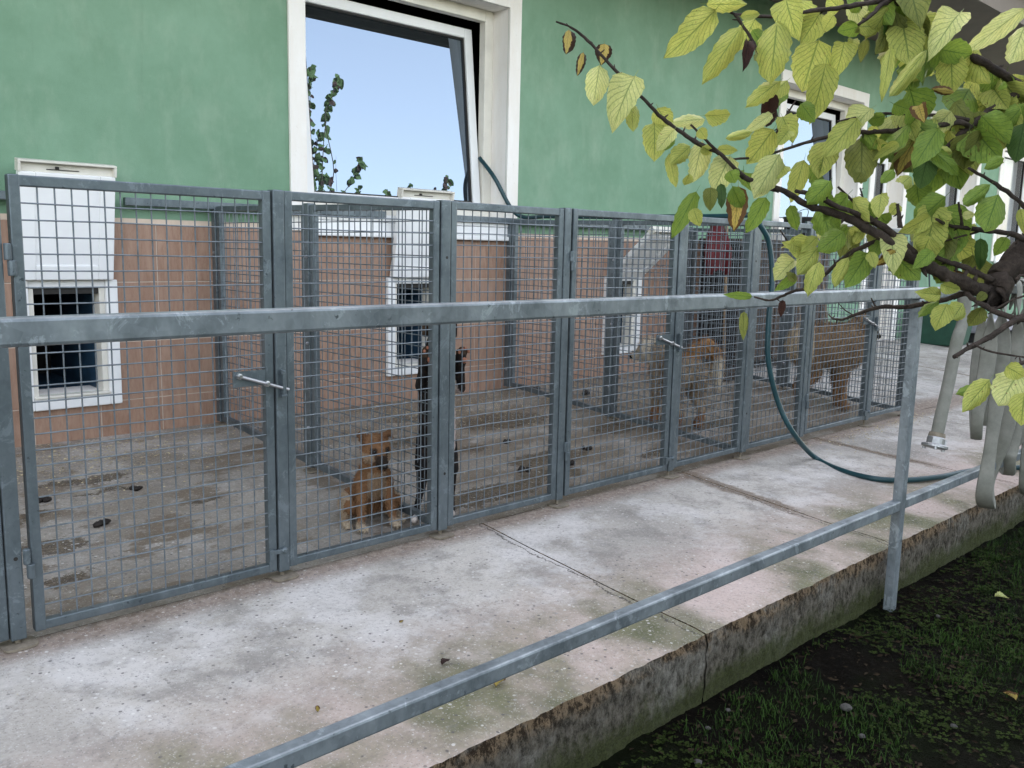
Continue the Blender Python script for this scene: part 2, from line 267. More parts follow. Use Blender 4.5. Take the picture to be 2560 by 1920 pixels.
# ------------------------------------------------------------------ object helpers
class MB:
    def __init__(s): s.v = []; s.f = []; s.mi = []; s.uv = None; s.cur = 0
    def face(s, f): s.f.append(tuple(f)); s.mi.append(s.cur)
    def quad(s, a, b, c, d):
        i = len(s.v); s.v += [Vector(a), Vector(b), Vector(c), Vector(d)]; s.face((i, i+1, i+2, i+3))
    def box(s, x0, x1, y0, y1, z0, z1):
        i = len(s.v)
        for x in (x0, x1):
            for y in (y0, y1):
                for z in (z0, z1): s.v.append(Vector((x, y, z)))
        for f in ((0, 1, 3, 2), (4, 6, 7, 5), (0, 4, 5, 1), (2, 3, 7, 6), (0, 2, 6, 4), (1, 5, 7, 3)): s.face([i+j for j in f])
        return s
    def obox(s, o, X, Y, Z):          # oriented box: origin corner + three edge vectors
        i = len(s.v); o = Vector(o); X = Vector(X); Y = Vector(Y); Z = Vector(Z)
        for a in (0, 1):
            for b in (0, 1):
                for c in (0, 1): s.v.append(o+X*a+Y*b+Z*c)
        for f in ((0, 1, 3, 2), (4, 6, 7, 5), (0, 4, 5, 1), (2, 3, 7, 6), (0, 2, 6, 4), (1, 5, 7, 3)): s.face([i+j for j in f])
        return s
    def tube(s, pts, rad, n=8, cap=True, jit=0):
        pts = [Vector(p) for p in pts]; m = len(pts)
        if not hasattr(rad, '__len__'): rad = [rad]*m
        base = len(s.v); prev = None
        for k_, p in enumerate(pts):
            t = (pts[min(k_+1, m-1)]-pts[max(k_-1, 0)])
            t = t.normalized() if t.length > 1e-9 else Vector((0, 0, 1))
            if prev is None: a = t.orthogonal().normalized()
            else:
                a = prev-t*prev.dot(t); a = a.normalized() if a.length > 1e-6 else t.orthogonal().normalized()
            prev = a; b = t.cross(a)
            for j in range(n):
                th = 2*math.pi*j/n; rr = rad[k_]*(1+jit*random.uniform(-1, 1)); s.v.append(p+a*(math.cos(th)*rr)+b*(math.sin(th)*rr))
        for k_ in range(m-1):
            for j in range(n):
                s.face((base+k_*n+j, base+k_*n+(j+1) % n, base+(k_+1)*n+(j+1) % n, base+(k_+1)*n+j))
        if cap: s.face([base+j for j in range(n)][::-1]); s.face([base+(m-1)*n+j for j in range(n)])
        return s
    def ribbon(s, pts, wv, width, th):
        pts = [Vector(p) for p in pts]; m = len(pts); base = len(s.v)
        for k_, p in enumerate(pts):
            t = (pts[min(k_+1, m-1)]-pts[max(k_-1, 0)]).normalized(); a = Vector(wv[k_] if isinstance(wv, list) else wv)
            a = (a-t*a.dot(t)).normalized(); b = t.cross(a)
            wd = width[k_] if hasattr(width, '__len__') else width
            for (x, y) in ((-.5, 0), (-.42, .5), (0, .8), (.42, .5), (.5, 0), (.42, -.5), (0, -.8), (-.42, -.5)): s.v.append(p+a*x*wd+b*y*th)
        for k_ in range(m-1):
            for j in range(8): s.face((base+k_*8+j, base+k_*8+(j+1) % 8, base+(k_+1)*8+(j+1) % 8, base+(k_+1)*8+j))
        s.face([base+j for j in range(8)][::-1]); s.face([base+(m-1)*8+j for j in range(8)]); return s
    def lathe(s, c, prof, n=20, axis=None, ax0=0):
        c = Vector(c); axis = Vector(axis or (0, 0, 1)).normalized(); a = axis.orthogonal().normalized(); b = axis.cross(a); base = len(s.v)
        for (r_, h) in prof:
            for j in range(n): th = 2*math.pi*j/n; s.v.append(c+axis*h+a*math.cos(th)*r_+b*math.sin(th)*r_)
        for i in range(len(prof)-1):
            for j in range(n): s.face((base+i*n+j, base+i*n+(j+1) % n, base+(i+1)*n+(j+1) % n, base+(i+1)*n+j))
        s.face([base+j for j in range(n)][::-1]); s.face([base+(len(prof)-1)*n+j for j in range(n)]); return s
    def build(s, name, mat, parent=None, label=None, bevel=0, smooth=False, **kw):
        me = bpy.data.meshes.new(name); off = Vector((0, 0, 0)); q = parent
        while q is not None: off = off+Vector(q.location); q = q.parent
        if parent is not None and kw.get('rel') is not None: off = Vector(kw['rel'])
        me.from_pydata([tuple(v-off) for v in s.v], [], s.f)
        for mm in (mat if isinstance(mat, list) else [mat]): me.materials.append(mm)
        if isinstance(mat, list): me.polygons.foreach_set('material_index', s.mi)
        bm = bmesh.new(); bm.from_mesh(me); bmesh.ops.recalc_face_normals(bm, faces=bm.faces); bm.to_mesh(me); bm.free()
        if smooth: me.polygons.foreach_set('use_smooth', [True]*len(me.polygons))
        o = bpy.data.objects.new(name, me); COL.objects.link(o); o.parent = parent
        if bevel:
            b = o.modifiers.new('bevel', 'BEVEL'); b.width = bevel; b.segments = 2; b.limit_method = 'ANGLE'; b.angle_limit = R_(40); b.harden_normals = False
        if label: o['label'] = label
        return o
def tag(o, label=None, cat=None, group=None, kind=None):
    if label: o['label'] = label
    if cat: o['category'] = cat
    if group: o['group'] = group
    if kind: o['kind'] = kind
    return o
def thing(name, label, cat, loc, group=None, kind=None):
    o = bpy.data.objects.new(name, None); COL.objects.link(o); o.location = loc; o.empty_display_size = .1
    return tag(o, label, cat, group, kind)
def clone(o, parent, off=None):
    c_ = o.copy(); COL.objects.link(c_); c_.parent = parent
    if off is not None: c_.location = Vector(c_.location)+Vector(off)
    for ch in list(o.children): clone(ch, c_)
    return c_
def lerp(a, b, t): return a+(b-a)*t
def smooth_path(pts, n=6):
    pts = [Vector(p) for p in pts]; out = []
    for i in range(len(pts)-1):
        p0 = pts[max(i-1, 0)]; p1 = pts[i]; p2 = pts[i+1]; p3 = pts[min(i+2, len(pts)-1)]
        for j in range(n):
            t = j/n; out.append(.5*((2*p1)+(p2-p0)*t+(2*p0-5*p1+4*p2-p3)*t*t+(3*p1-p0-3*p2+p3)*t**3))
    out.append(pts[-1]); return out

YW = 2.25                                    # wall face
def fz(y): return .03*max(0, min(1, (y+1.0)/1.0)) if y < 0 else .03+.0727*min(y, 2.25)   # slab surface

# ================================================================== SETTING
GZ = -.26
def axis_pts(a, fine0, fine1, b, st, grow=1.5):
    p = []; x = fine0
    while x < fine1: p.append(x); x += st
    p.append(fine1); d = st; x = fine0
    while x > a: d *= grow; x -= d; p.insert(0, max(x, a))
    d = st; x = fine1
    while x < b: d *= grow; x += d; p.append(min(x, b))
    return p
xs = axis_pts(-200, -1, 6, 220, .05); ys = axis_pts(-200, -4, -1.2, 220, .05)
g = MB(); 
for y in ys:
    for x in xs:
        z = GZ
        if -4 <= y <= -1.1 and -1.5 < x < 7: z += .03*mnoise.noise(Vector((x*2.2, y*2.2, 0)))+.012*mnoise.noise(Vector((x*11, y*11, 3)))
        g.v.append(Vector((x, y, z)))
nx = len(xs)
for j in range(len(ys)-1):
    for i in range(nx-1): g.face((j*nx+i, j*nx+i+1, (j+1)*nx+i+1, (j+1)*nx+i))
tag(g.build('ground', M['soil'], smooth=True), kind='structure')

# walkway: bed and slabs (each slab a part), sloping yard behind
walk = MB().box(-4, 40, -1.33, 0, -.3, -.02).build('walkway', M['rust']); tag(walk, kind='structure')
joints = [(-2.6, .0), (1.93, .108), (3.50, .161), (5.07, .067), (6.62, .05), (8.2, .05), (9.8, .08), (11.4, .05), (13.0, 0), (16.0, 0), (20, 0), (28, 0), (38, 0)]
for i in range(len(joints)-1):
    a0, b0 = joints[i]; a1, b1 = joints[i+1]; s = MB(); gap = .004
    ny = 30; nx_ = max(2, int((a1-a0)/.022)) if i < 6 else 12
    yl = [-1.35]+[-1.35+1.365*(j/ny) for j in range(1, ny+1)]
    grid = []
    for y in yl:
        row = []
        for q in range(nx_+1):
            t = q/nx_; xl = a0+b0*y+gap; xr_ = a1+b1*y-gap; x = lerp(xl, xr_, t)
            z = fz(y)+.003*mnoise.noise(Vector((x*3, y*3, 1))); yy = y
            if y == -1.35:
                z -= .006+.003*mnoise.noise(Vector((x*9, 0, 2)))+.009*abs(mnoise.noise(Vector((x*47, 0, 5)))); yy = y+.004*mnoise.noise(Vector((x*24, 3, 2)))
            if y == yl[1] : z -= .0015
            row.append(len(s.v)); s.v.append(Vector((x, yy, z)))
        grid.append(row)
    for j in range(ny):
        for q in range(nx_): s.cur = 0; s.face((grid[j][q], grid[j][q+1], grid[j+1][q+1], grid[j+1][q]))
    s.cur = 1; prev = grid[0]
    for lvl in range(1, 9):
        row = []
        for q in range(nx_+1):
            top = s.v[grid[0][q]]; z = lerp(top.z, -.31, lvl/8); x = top.x
            dy = .006*mnoise.noise(Vector((x*7, z*12, 7)))+.009*mnoise.noise(Vector((x*38, z*30, 9)))
            if -.2 < z < -.02 and i < 3: dy -= .006
            row.append(len(s.v)); s.v.append(Vector((x, -1.352+dy, z)))
        for q in range(nx_): s.face((prev[q], prev[q+1], row[q+1], row[q]))
        prev = row
    for side in (0, nx_):                      # side skirts of the joint
        for j in range(ny):
            A = s.v[grid[j][side]]; B = s.v[grid[j+1][side]]; s.quad(A, B, B+Vector((0, 0, -.05)), A+Vector((0, 0, -.05)))
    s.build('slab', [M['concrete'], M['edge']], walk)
f = MB(); nY = 12
for i in range(72):
    for j in range(nY):
        x0, x1 = -2.6+i*.128, -2.6+(i+1)*.128; y0, y1 = .016+j*(2.30-.016)/nY, .016+(j+1)*(2.30-.016)/nY
        f.quad((x0, y0, fz(y0)), (x1, y0, fz(y0)), (x1, y1, fz(y1)), (x0, y1, fz(y1)))
tag(f.build('kennel_floor', M['floor']), kind='structure')
f = MB()
for (x0, x1) in ((6.62, 8.2), (8.2, 9.5), (9.5, 11.4), (11.4, 13.0), (13.0, 16), (16, 20), (20, 38)):
    for (y0, y1) in ((.017, 1.08), (1.08, 2.3)):
        f.quad((x0+.005, y0+.004, fz(y0)), (x1-.005, y0+.004, fz(y0)), (x1-.005, y1, fz(y1)), (x0+.005, y1, fz(y1)))
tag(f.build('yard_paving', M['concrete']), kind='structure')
tag(MB().box(6.6, 38, .02, 2.24, -.2, .01).build('yard_base', M['rust']), kind='structure')

# ================================================================== HOUSE
house = thing('house', 'green rendered single storey house with terracotta tiled base and cream window surrounds', 'house', (4, YW, 0))
HX0, HX1, HZ = -5.0, 19.0, 3.93
hatches = [(.555, 1.082), (2.942, 3.45), (5.30, 5.80)]
openings = [(2.32, 4.09, 1.52, 3.13), (8.17, 9.95, 1.58, 3.15), (10.39, 11.25, .18, 2.72), (12.04, 13.76, 1.50, 3.18), (14.81, 16.6, 1.40, 3.18)] + [(a+.07, b-.07, .46, 1.03) for a, b in hatches]
def wall_sheet(mb, x0, x1, z0, z1, y, holes):
    X = sorted({x0, x1, *[h[i] for h in holes for i in (0, 1) if x0 < h[i] < x1]}); Z = sorted({z0, z1, *[h[i] for h in holes for i in (2, 3) if z0 < h[i] < z1]})
    for i in range(len(X)-1):
        for j in range(len(Z)-1):
            cx, cz = (X[i]+X[i+1])/2, (Z[j]+Z[j+1])/2
            if any(h[0] < cx < h[1] and h[2] < cz < h[3] for h in holes): continue
            mb.quad((X[i], y, Z[j]), (X[i+1], y, Z[j]), (X[i+1], y, Z[j+1]), (X[i], y, Z[j+1]))
wl_ = MB(); wall_sheet(wl_, HX0, HX1, -.3, HZ, YW, openings); wall_sheet(wl_, HX0, HX1, -.3, HZ, YW+.22, openings)
wl_.quad((HX0, YW, -.3), (HX0, 9, -.3), (HX0, 9, HZ), (HX0, YW, HZ)); wl_.quad((HX1, YW, -.3), (HX1, 9, -.3), (HX1, 9, HZ), (HX1, YW, HZ)); wl_.quad((HX0, 9, -.3), (HX1, 9, -.3), (HX1, 9, HZ), (HX0, 9, HZ))
wall = wl_.build('wall', M['stucco'], house)
for (a, b, c0, c1) in openings:
    rv = MB(); e = YW+.22
    for q in (((a, YW, c0), (a, e, c0), (a, e, c1), (a, YW, c1)), ((b, YW, c0), (b, e, c0), (b, e, c1), (b, YW, c1)), ((a, YW, c1), (b, YW, c1), (b, e, c1), (a, e, c1)), ((a, YW, c0), (b, YW, c0), (b, e, c0), (a, e, c0))): 
        rv.quad(*q)
    i = len(rv.v)
    me_o = rv.build('reveal', M['trim'], wall); bm = bmesh.new(); bm.from_mesh(me_o.data); bmesh.ops.remove_doubles(bm, verts=bm.verts, dist=.0005); bm.to_mesh(me_o.data); bm.free()
# dark rooms behind
rm = MB(); rm.box(HX0+.1, HX1-.1, YW+1.0, 8.9, -.2, HZ-.05)
rm.build('room', M['dark_room'], house)
# eaves and roof
rf = MB(); rf.box(HX0-.6, HX1+.8, .68, YW-.001, 3.90, 4.0); rf.build('eaves_soffit', M['soffit'], house)
rf = MB(); rf.box(HX0-.65, HX1+.85, .62, .678, 3.84, 4.12); rf.build('fascia', M['soffit'], house)
rf = MB(); rf.obox((HX0-.7, .5, 4.125), (HX1-HX0+1.6, 0, 0), (0, 5.3, 1.9), (0, -.03, .1)); rf.obox((HX0-.7, 11.1, 4.125), (HX1-HX0+1.6, 0, 0), (0, -5.29, 1.9), (0, .03, .1))
rf.build('roof', plain('roof_tiles', (.22, .10, .07), .8, 0, .2, 5), house)
for x in (HX0+.02, HX1-.02):
    gb = MB(); gb.v += [Vector((x, YW+.02, HZ)), Vector((x, 8.98, HZ)), Vector((x, 5.8, 5.9))]; gb.face((0, 1, 2)); gb.build('gable', M['stucco'], house)

# tiled base: grout backing and every tile a part
TX0, TX1 = -1.45, 8.6
MB().box(TX0, TX1, YW-.006, YW-.001, .10, 1.432)
bk = MB(); holes = [(a, b, .38, 1.09) for a, b in hatches]
wall_sheet(bk, TX0, TX1, .10, 1.43, YW-.0122, holes)
bk.quad((TX0, YW-.0122, 1.43), (TX1, YW-.0122, 1.43), (TX1, YW, 1.43), (TX0, YW, 1.43))
back = bk.build('tiled_base', M['grout'], house)
MB().box(TX0, TX1, YW-.017, YW-.0062, 1.405, 1.436).build('edge_strip', plain('pale_edge_strip', (.60, .48, .38), .8), back)
tiles_z = [(1.403, 1.078), (1.072, .735), (.729, .395), (.389, .11)]
tx = .27-5*.352; cache = {}
while tx < TX1-.1:
    for (zt, zb) in tiles_z:
        segs = [(max(tx, TX0), min(tx+.346, TX1))]
        for (a, b) in hatches:
            if zb < 1.06 and zt > .40:
                out = []
                for (p, q) in segs:
                    if q <= a or p >= b: out.append((p, q)); continue
                    if zt > 1.09 or zb < .375: pass
                    if p < a: out.append((p, a-.003))
                    if q > b: out.append((b+.003, q))
                segs = out
        for (p, q) in segs:
            if q-p < .012: continue
            zz0, zz1 = zb, zt; key = (round(q-p, 3), round(zz0, 3), round(zz1, 3))
            if key not in cache:
                o = MB().box(-(q-p)/2, (q-p)/2, -.008, 0, -(zz1-zz0)/2, (zz1-zz0)/2).build('tile', M['tile'], None, bevel=.0015); cache[key] = o; o.parent = house
            else: o = cache[key].copy(); COL.objects.link(o); o.parent = house
            o.location = Vector(((p+q)/2, YW-.0064-random.uniform(0, .0015), (zz0+zz1)/2))-Vector(house.location)
    tx += .352

# hatches
def hatch(x0, x1, ang, label, dyL=0):
    z0, z1 = .38, 1.09; L = .565
    fr = MB(); t = .065
    fr.box(x0, x0+t, YW-.045, YW+.06, z0, z1); fr.box(x1-t, x1, YW-.045, YW+.06, z0, z1)
    fr.box(x0+t, x1-t, YW-.045, YW+.06, z0, z0+t); fr.box(x0+t, x1-t, YW-.03, YW+.06, z1-t+.02, z1)
    h = fr.build('dog_hatch', M['pvc'], house, label, bevel=.006)
    i_ = MB(); t2 = t+.03
    i_.box(x0+t, x0+t2, YW-.02, YW+.1, z0+t, z1-t+.02); i_.box(x1-t2, x1-t, YW-.02, YW+.1, z0+t, z1-t+.02); i_.box(x0+t, x1-t, YW-.055, YW+.12, z0+t, z0+t+.014)
    i_.build('inner_frame', M['pvc_aged'], h, bevel=.004)
    MB().box(x0+t, x1-t, YW-.012, YW+.02, z1-t-.012, z1-t+.018).build('gasket', M['gasket'], h)
    tn = MB(); a, b = x0+t2, x1-t2                     # dim passage behind with a blue floor
    tn.quad((a, YW+.1, z0+t), (a, YW+.95, z0+t), (a, YW+.95, z1), (a, YW+.1, z1))
    tn.quad((a, YW+.1, z1-.04), (b, YW+.1, z1-.04), (b, YW+.95, z1-.04), (a, YW+.95, z1-.04))
    tn.quad((a, YW+.95, z0), (b, YW+.95, z0), (b, YW+.95, z1), (a, YW+.95, z1))
    tn.build('passage', M['dark_room'], h)
    bl = MB(); bl.quad((a, YW+.1, z0+t+.004), (b, YW+.1, z0+t+.004), (b, YW+.95, z0+t+.004), (a, YW+.95, z0+t+.004)); bl.quad((b, YW+.1, z0+t), (b, YW+.95, z0+t), (b, YW+.95, z1), (b, YW+.1, z1))
    bl.build('blue_liner', M['blue'], h)
    # flap hinged at the opening's top edge, swung up and out; ang measured from hanging closed
    fl = MB(); Y0 = YW-.055; Z0 = z1+.005; dv = Vector((0, -math.sin(ang), -math.cos(ang))); nv = Vector((0, math.cos(ang), -math.sin(ang)))*-1  # outward when closed -> inner face to us when up
    def P_(x, s_, n_): return Vector((x, Y0, Z0))+dv*s_+nv*n_
    def slab(xa, xb, sa, sb, na, nb): fl.obox(P_(xa, sa, na), P_(xb, sa, na)-P_(xa, sa, na), P_(xa, sb, na)-P_(xa, sa, na), P_(xa, sa, nb)-P_(xa, sa, na))
    xa, xb = x0+.018, x1-.03; bw = .08
    slab(xa, xa+bw, 0, L, -.022, .022); slab(xb-bw, xb, 0, L, -.022, .022); slab(xa+bw, xb-bw, 0, bw, -.022, .022); slab(xa+bw, xb-bw, L-bw*.8, L, -.022, .022)
    F = fl.build('flap', M['pvc'], h, bevel=.005)
    fl = MB(); slab(xa+bw, xb-bw, bw, L-bw*.8, -.012, .008); fl.build('panel', M['pvc'], F)
    fl = MB(); slab(xa+.004, xb-.004, L-.002, L+.055, .006, .018); slab(xa-.004, xb+.004, L+.05, L+.062, -.03, .03); slab(xa-.004, xa+.01, L, L+.05, -.03, .03); slab(xb-.01, xb+.004, L, L+.05, -.03, .03)
    fl.build('edge_profile', M['pvc_aged'], F, bevel=.003)
    fl = MB(); mx_ = (xa+xb)/2-.05; slab(mx_-.008, mx_+.008, L+.020, L+.032, -.008, .006); slab(mx_-.05, mx_+.11, L+.014, L+.018, .001, .006); fl.build('latch', M['gasket'], F)
    return h
hatch(*hatches[0], R_(170), 'white dog hatch with its flap swung right up against the green wall')
hatch(*hatches[1], R_(170), 'white dog hatch below the big window sill with flap swung up')
hatch(*hatches[2], R_(131), 'white dog hatch whose flap is propped out at a slant')

# windows
def window(x0, x1, z0, z1, tilt, label, sill=True, curtain=False, door=False):
    tw = .12; s = MB(); yf = YW-.022
    s.box(x0-tw, x0, yf, YW-.0005, z0-(.12 if sill and not door else 0), z1+tw); s.box(x1, x1+tw, yf, YW-.0005, z0-(.12 if sill and not door else 0), z1+tw); s.box(x0, x1, yf, YW-.0005, z1, z1+tw)
    W = s.build('door_frame' if door else 'window', M['trim'], house, label, bevel=.003)
    y0 = YW+.17; fw_ = .085; ff = MB()
    ff.box(x0, x0+fw_, y0, y0+.07, z0, z1); ff.box(x1-fw_, x1, y0, y0+.07, z0, z1); ff.box(x0+fw_, x1-fw_, y0, y0+.07, z1-fw_, z1); ff.box(x0+fw_, x1-fw_, y0, y0+.07, z0, z0+fw_)
    ff.build('fixed_frame', M['pvc_aged'], W, bevel=.006)
    a, b = x0+fw_+.01, x1-fw_-.012; L = z1-z0-2*fw_-.02; zb = z0+fw_-.015; yb = y0+.03
    dv = Vector((0, math.sin(tilt), math.cos(tilt))); nv = Vector((0, -math.cos(tilt), math.sin(tilt)))
    def sl(mb, xa, xb, sa, sb, na, nb):
        o = Vector((xa, yb, zb))+dv*sa+nv*na; mb.obox(o, (xb-xa, 0, 0), dv*(sb-sa), nv*(nb-na))
    sw = .075; sh = MB(); sl(sh, a, a+sw, 0, L, -.03, .03); sl(sh, b-sw, b, 0, L, -.03, .03); sl(sh, a+sw, b-sw, 0, sw, -.03, .03); sl(sh, a+sw, b-sw, L-sw, L, -.03, .03)
    sh.build('sash', M['pvc'], W, bevel=.006)
    gk = MB(); e = .012; sl(gk, a+sw, a+sw+e, sw, L-sw, -.02, .012); sl(gk, b-sw-e, b-sw, sw, L-sw, -.02, .012); sl(gk, a+sw+e, b-sw-e, sw, sw+e, -.02, .012); sl(gk, a+sw+e, b-sw-e, L-sw-e, L-sw, -.02, .012)
    gk.build('gasket', M['gasket'], W)
    pn = MB(); sl(pn, a+sw+e, b-sw-e, sw+e, L-sw-e, -.008, -.002); pn.build('pane', M['glass'] if not curtain else M['glass2'], W)
    if curtain:
        cu = MB(); n_ = 40; yc = y0+.16
        for i in range(n_):
            xa = lerp(a, b, i/n_); xb = lerp(a, b, (i+1)/n_); ya = yc+.02*math.sin(i*1.9); yb_ = yc+.02*math.sin((i+1)*1.9); cu.quad((xa, ya, z0+.05), (xb, yb_, z0+.05), (xb, yb_, z1-.05), (xa, ya, z1-.05))
        cu.build('curtain', M['curtain'], W, smooth=True)
    if sill and not door:
        sb = MB(); sb.box(x0-.02, x1+.05, YW-.055, YW+.17, z0-.045, z0+.003); sb.box(x0-.012, x1+.04, YW-.05, YW-.0225, z0-.115, z0-.047); sb.box(x0-.02, x1+.06, YW-.068, YW-.0225, z0-.150, z0-.1152)
        sb.build('sill', M['pvc'], W, bevel=.008)
    return W
gm2 = glassmat('thin_clear_glass', .12); nt = gm2.node_tree
for n_ in nt.nodes:
    if n_.type == 'MIX_SHADER':
        tb = nt.nodes.new('ShaderNodeBsdfTransparent'); tb.inputs[0].default_value = (.9, .92, .93, 1); nt.links.new(tb.outputs[0], n_.inputs[1])
M['glass2'] = gm2
window(2.32, 4.09, 1.52, 3.13, R_(6), 'large tilted window mirroring the blue sky, above the middle kennel')
window(8.17, 9.95, 1.58, 3.15, R_(5), 'second window along the wall, tilted open and mirroring pale sky')
window(10.39, 11.25, .18, 2.72, 0, 'white glazed door in a cream surround further along the wall', door=True, curtain=True)
window(12.04, 13.76, 1.50, 3.18, 0, 'curtained window with cream surround behind the branches', curtain=True)
window(14.81, 16.6, 1.40, 3.18, 0, 'farthest curtained window at the right edge', curtain=True)
vt = MB(); 
for i in range(6): vt.box(11.33+i*.045, 11.345+i*.045, YW-.02, YW-.002, 2.9, 3.15)
vt.box(11.31, 11.6, YW-.012, YW-.001, 2.88, 2.9); vt.box(11.31, 11.6, YW-.012, YW-.001, 3.15, 3.17); vt.build('vent_grille', M['gasket'], house)

# back rail fixed to the wall between the hatches
def rail_piece(x0, x1, label):
    o = MB().box(x0, x1, 2.165, 2.205, 1.505, 1.55).build('wall_rail', M['galv'], bevel=.004)
    tag(o, label, 'rail', 'galvanised rails along the house wall behind the kennels')
rail_piece(-1.3, .56, 'horizontal steel rail on the wall left of the first hatch flap')
rail_piece(1.13, 2.90, 'horizontal steel rail between the first and second hatch flaps')
rail_piece(3.46, 6.52, 'long horizontal steel rail right of the second hatch flap')

# ================================================================== KENNEL FRONT
ZT = 1.5
def zb_(x): return .06+.0046*x
def zt_(x): return ZT+.0046*x
def mesh_grid(mb, P, U, V, lu, lv, step=.05, r=.0027, yoff=Vector((0, 0, 0)), nrm=None):
    """welded grid: wires along V spaced on U and reverse; P corner, U/V unit vectors"""
    nu = int(round(lu/step)); nv = int(round(lv/step)); N = nrm
    def wire(a, b, n_):
        d = (b-a).normalized(); s_ = d.cross(N).normalized(); i = len(mb.v)
        for p in (a, b):
            for (p1, p2) in ((1, 0), (.3, .9), (-.8, .6), (-.8, -.6), (.3, -.9)): mb.v.append(p+s_*r*p1+N*r*p2)
        for j in range(5): mb.face((i+j, i+(j+1) % 5, i+5+(j+1) % 5, i+5+j))
    for i in range(1, nu):
        o = P+U*(lu*i/nu); wire(o+V*-.01, o+V*(lv+.01), 1)
    for j in range(1, nv):
        o = P+V*(lv*j/nv)+N*(2*r); segs = 3 if lu > .3 else 1
        pts = [o+U*(-.01), ]
        for q in range(1, segs): pts.append(o+U*(lu*q/segs)+V*random.uniform(-.0024, .0024)+N*random.uniform(-.002, .002))
        pts.append(o+U*(lu+.01))
        for q in range(len(pts)-1): wire(pts[q], pts[q+1], 1)
FT = .033
def framed_panel(T, x0, x1, y, d=.035):
    z0a, z1a = zb_((x0+x1)/2), zt_((x0+x1)/2)
    MB().box(x0, x0+FT, y-d/2, y+d/2, z0a, z1a).build('stile', M['galv'], T, bevel=.004)
    MB().box(x1-FT, x1, y-d/2, y+d/2, z0a, z1a).build('stile', M['galv'], T, bevel=.004)
    MB().box(x0+FT-.002, x1-FT+.002, y-d/2+.0015, y+d/2-.0015, z1a-FT-.002, z1a-.0015).build('rail', M['galv'], T, bevel=.004)
    MB().box(x0+FT-.002, x1-FT+.002, y-d/2+.0015, y+d/2-.0015, z0a+.0015, z0a+FT).build('rail', M['galv'], T, bevel=.004)
    mb = MB(); mesh_grid(mb, Vector((x0+FT, y-.004, z0a+FT)), Vector((1, 0, 0)), Vector((0, 0, 1)), x1-x0-2*FT, z1a-z0a-2*FT, nrm=Vector((0, -1, 0)))
    mb.build('wire_mesh', M['wire'], T)
def door(x0, x1, label):
    T = thing('kennel_door', label, 'kennel door', ((x0+x1)/2, 0, 0), 'mesh doors of the kennel front')
    framed_panel(T, x0, x1, 0); z = zb_(x0)
    for hz in (.25, 1.20):
        h = MB(); h.lathe((x0-.004, -.027, hz+z-.06), [(.0125, 0), (.0135, .004), (.0135, .044), (.0125, .046)], 10); h.lathe((x0-.014, -.026, hz+z-.06), [(.0105, .047), (.0115, .05), (.0115, .094), (.0095, .097)], 10)
        h.build('hinge', M['galv'], T, smooth=False)
    zp = .80+z-.06
    pl = MB(); pl.box(x1-.165, x1-.038, -.024, -.019, zp-.005, zp+.052); pl.build('latch_plate', M['galv'], T)
    bo = MB(); a = Vector((x1-.145, -.034, zp+.036)); b = Vector((x1+.048, -.04, zp-.028)); bo.tube([a, b], .006, 8); B = bo.build('bolt_rod', M['alu'], T)
    nb = MB()
    for t in (.0, .55): p = a.lerp(b, t); nb.lathe(p+Vector((0, .008, .0)), [(.012, 0), (.012, .012), (.007, .013), (.007, .022)], 6, (0, -1, 0))
    nb.build('nut', M['bolt'], B)
    return T
def catch(T, x, z):       # bolt catch and lower bolt on the post
    c_ = MB(); c_.box(x+.016, x+.030, -.046, -.0235, z-.045, z+.045); c_.box(x+.010, x+.016, -.046, -.03, z+.032, z+.05); c_.box(x+.010, x+.034, -.046, -.03, z-.055, z-.045); c_.build('bolt_catch', M['galv'], T, bevel=.002)
    l = MB(); l.box(x-.03, x+.012, -.034, -.0235, .136, .152); l.lathe((x+.018, -.02, .145), [(.013, 0), (.013, .014), (.009, .02), (.006, .021)], 8, (0, -1, 0)); l.box(x-.048, x-.03, -.038, -.024, .118, .158); l.build('lower_bolt', M['galv'], T, bevel=.001)
def panel(x0, x1, label):
    T = thing('mesh_fence_section', label, 'mesh panel', ((x0+x1)/2, 0, 0), 'fixed mesh panels of the kennel front'); framed_panel(T, x0, x1, 0); return T
def foot(mb, x, y):
    z = fz(y); mb.tube([(x, y, z+.004), (x, y, z+.05)], .008, 8)
    n_ = 12; i = len(mb.v)
    for k_ in range(n_):
        th = 2*math.pi*(k_+.5)/n_; rx = .052*(abs(math.cos(th))**.5)*(1 if math.cos(th) > 0 else -1); ry = .045*(abs(math.sin(th))**.5)*(1 if math.sin(th) > 0 else -1)
        mb.v.append(Vector((x+rx, y+ry-.012, z+.001)))
    for k_ in range(n_): v = mb.v[i+k_]; mb.v.append(v+Vector((0, 0, .007)))
    mb.face([i+k_ for k_ in range(n_)][::-1]); mb.face([i+n_+k_ for k_ in range(n_)])
    for k_ in range(n_): mb.face((i+k_, i+(k_+1) % n_, i+n_+(k_+1) % n_, i+n_+k_))
def post(x0, x1, label, y=0, hole=True, cat=None, z1=None, grp='galvanised posts of the kennel front'):
    T = thing('kennel_post', label, 'post', ((x0+x1)/2, y, 0), grp)
    zz = z1 if z1 else zt_(x0)+.003; z0 = zb_(x0) if y == 0 else fz(y)+.03
    s = MB(); s.box(x0, x1, y-.0235, y+.0235, z0-.008, zz); s.build('upright', M['galv'], T, bevel=.0045)
    ft = MB(); foot(ft, (x0+x1)/2, y); ft.build('foot_plate', M['rust'], T)
    if hole:
        h = MB()
        for hz in (1.27, .32): h.lathe(((x0+x1)/2+.004, y-.0222, hz), [(.0065, 0), (.0065, .002)], 10, (0, -1, 0))
        h.build('bolt_hole', M['gasket'], T)
    if cat: catch(T, x0, cat)
    return T
panel(-.815, -.071, 'galvanised mesh panel cut by the left edge of the photo')
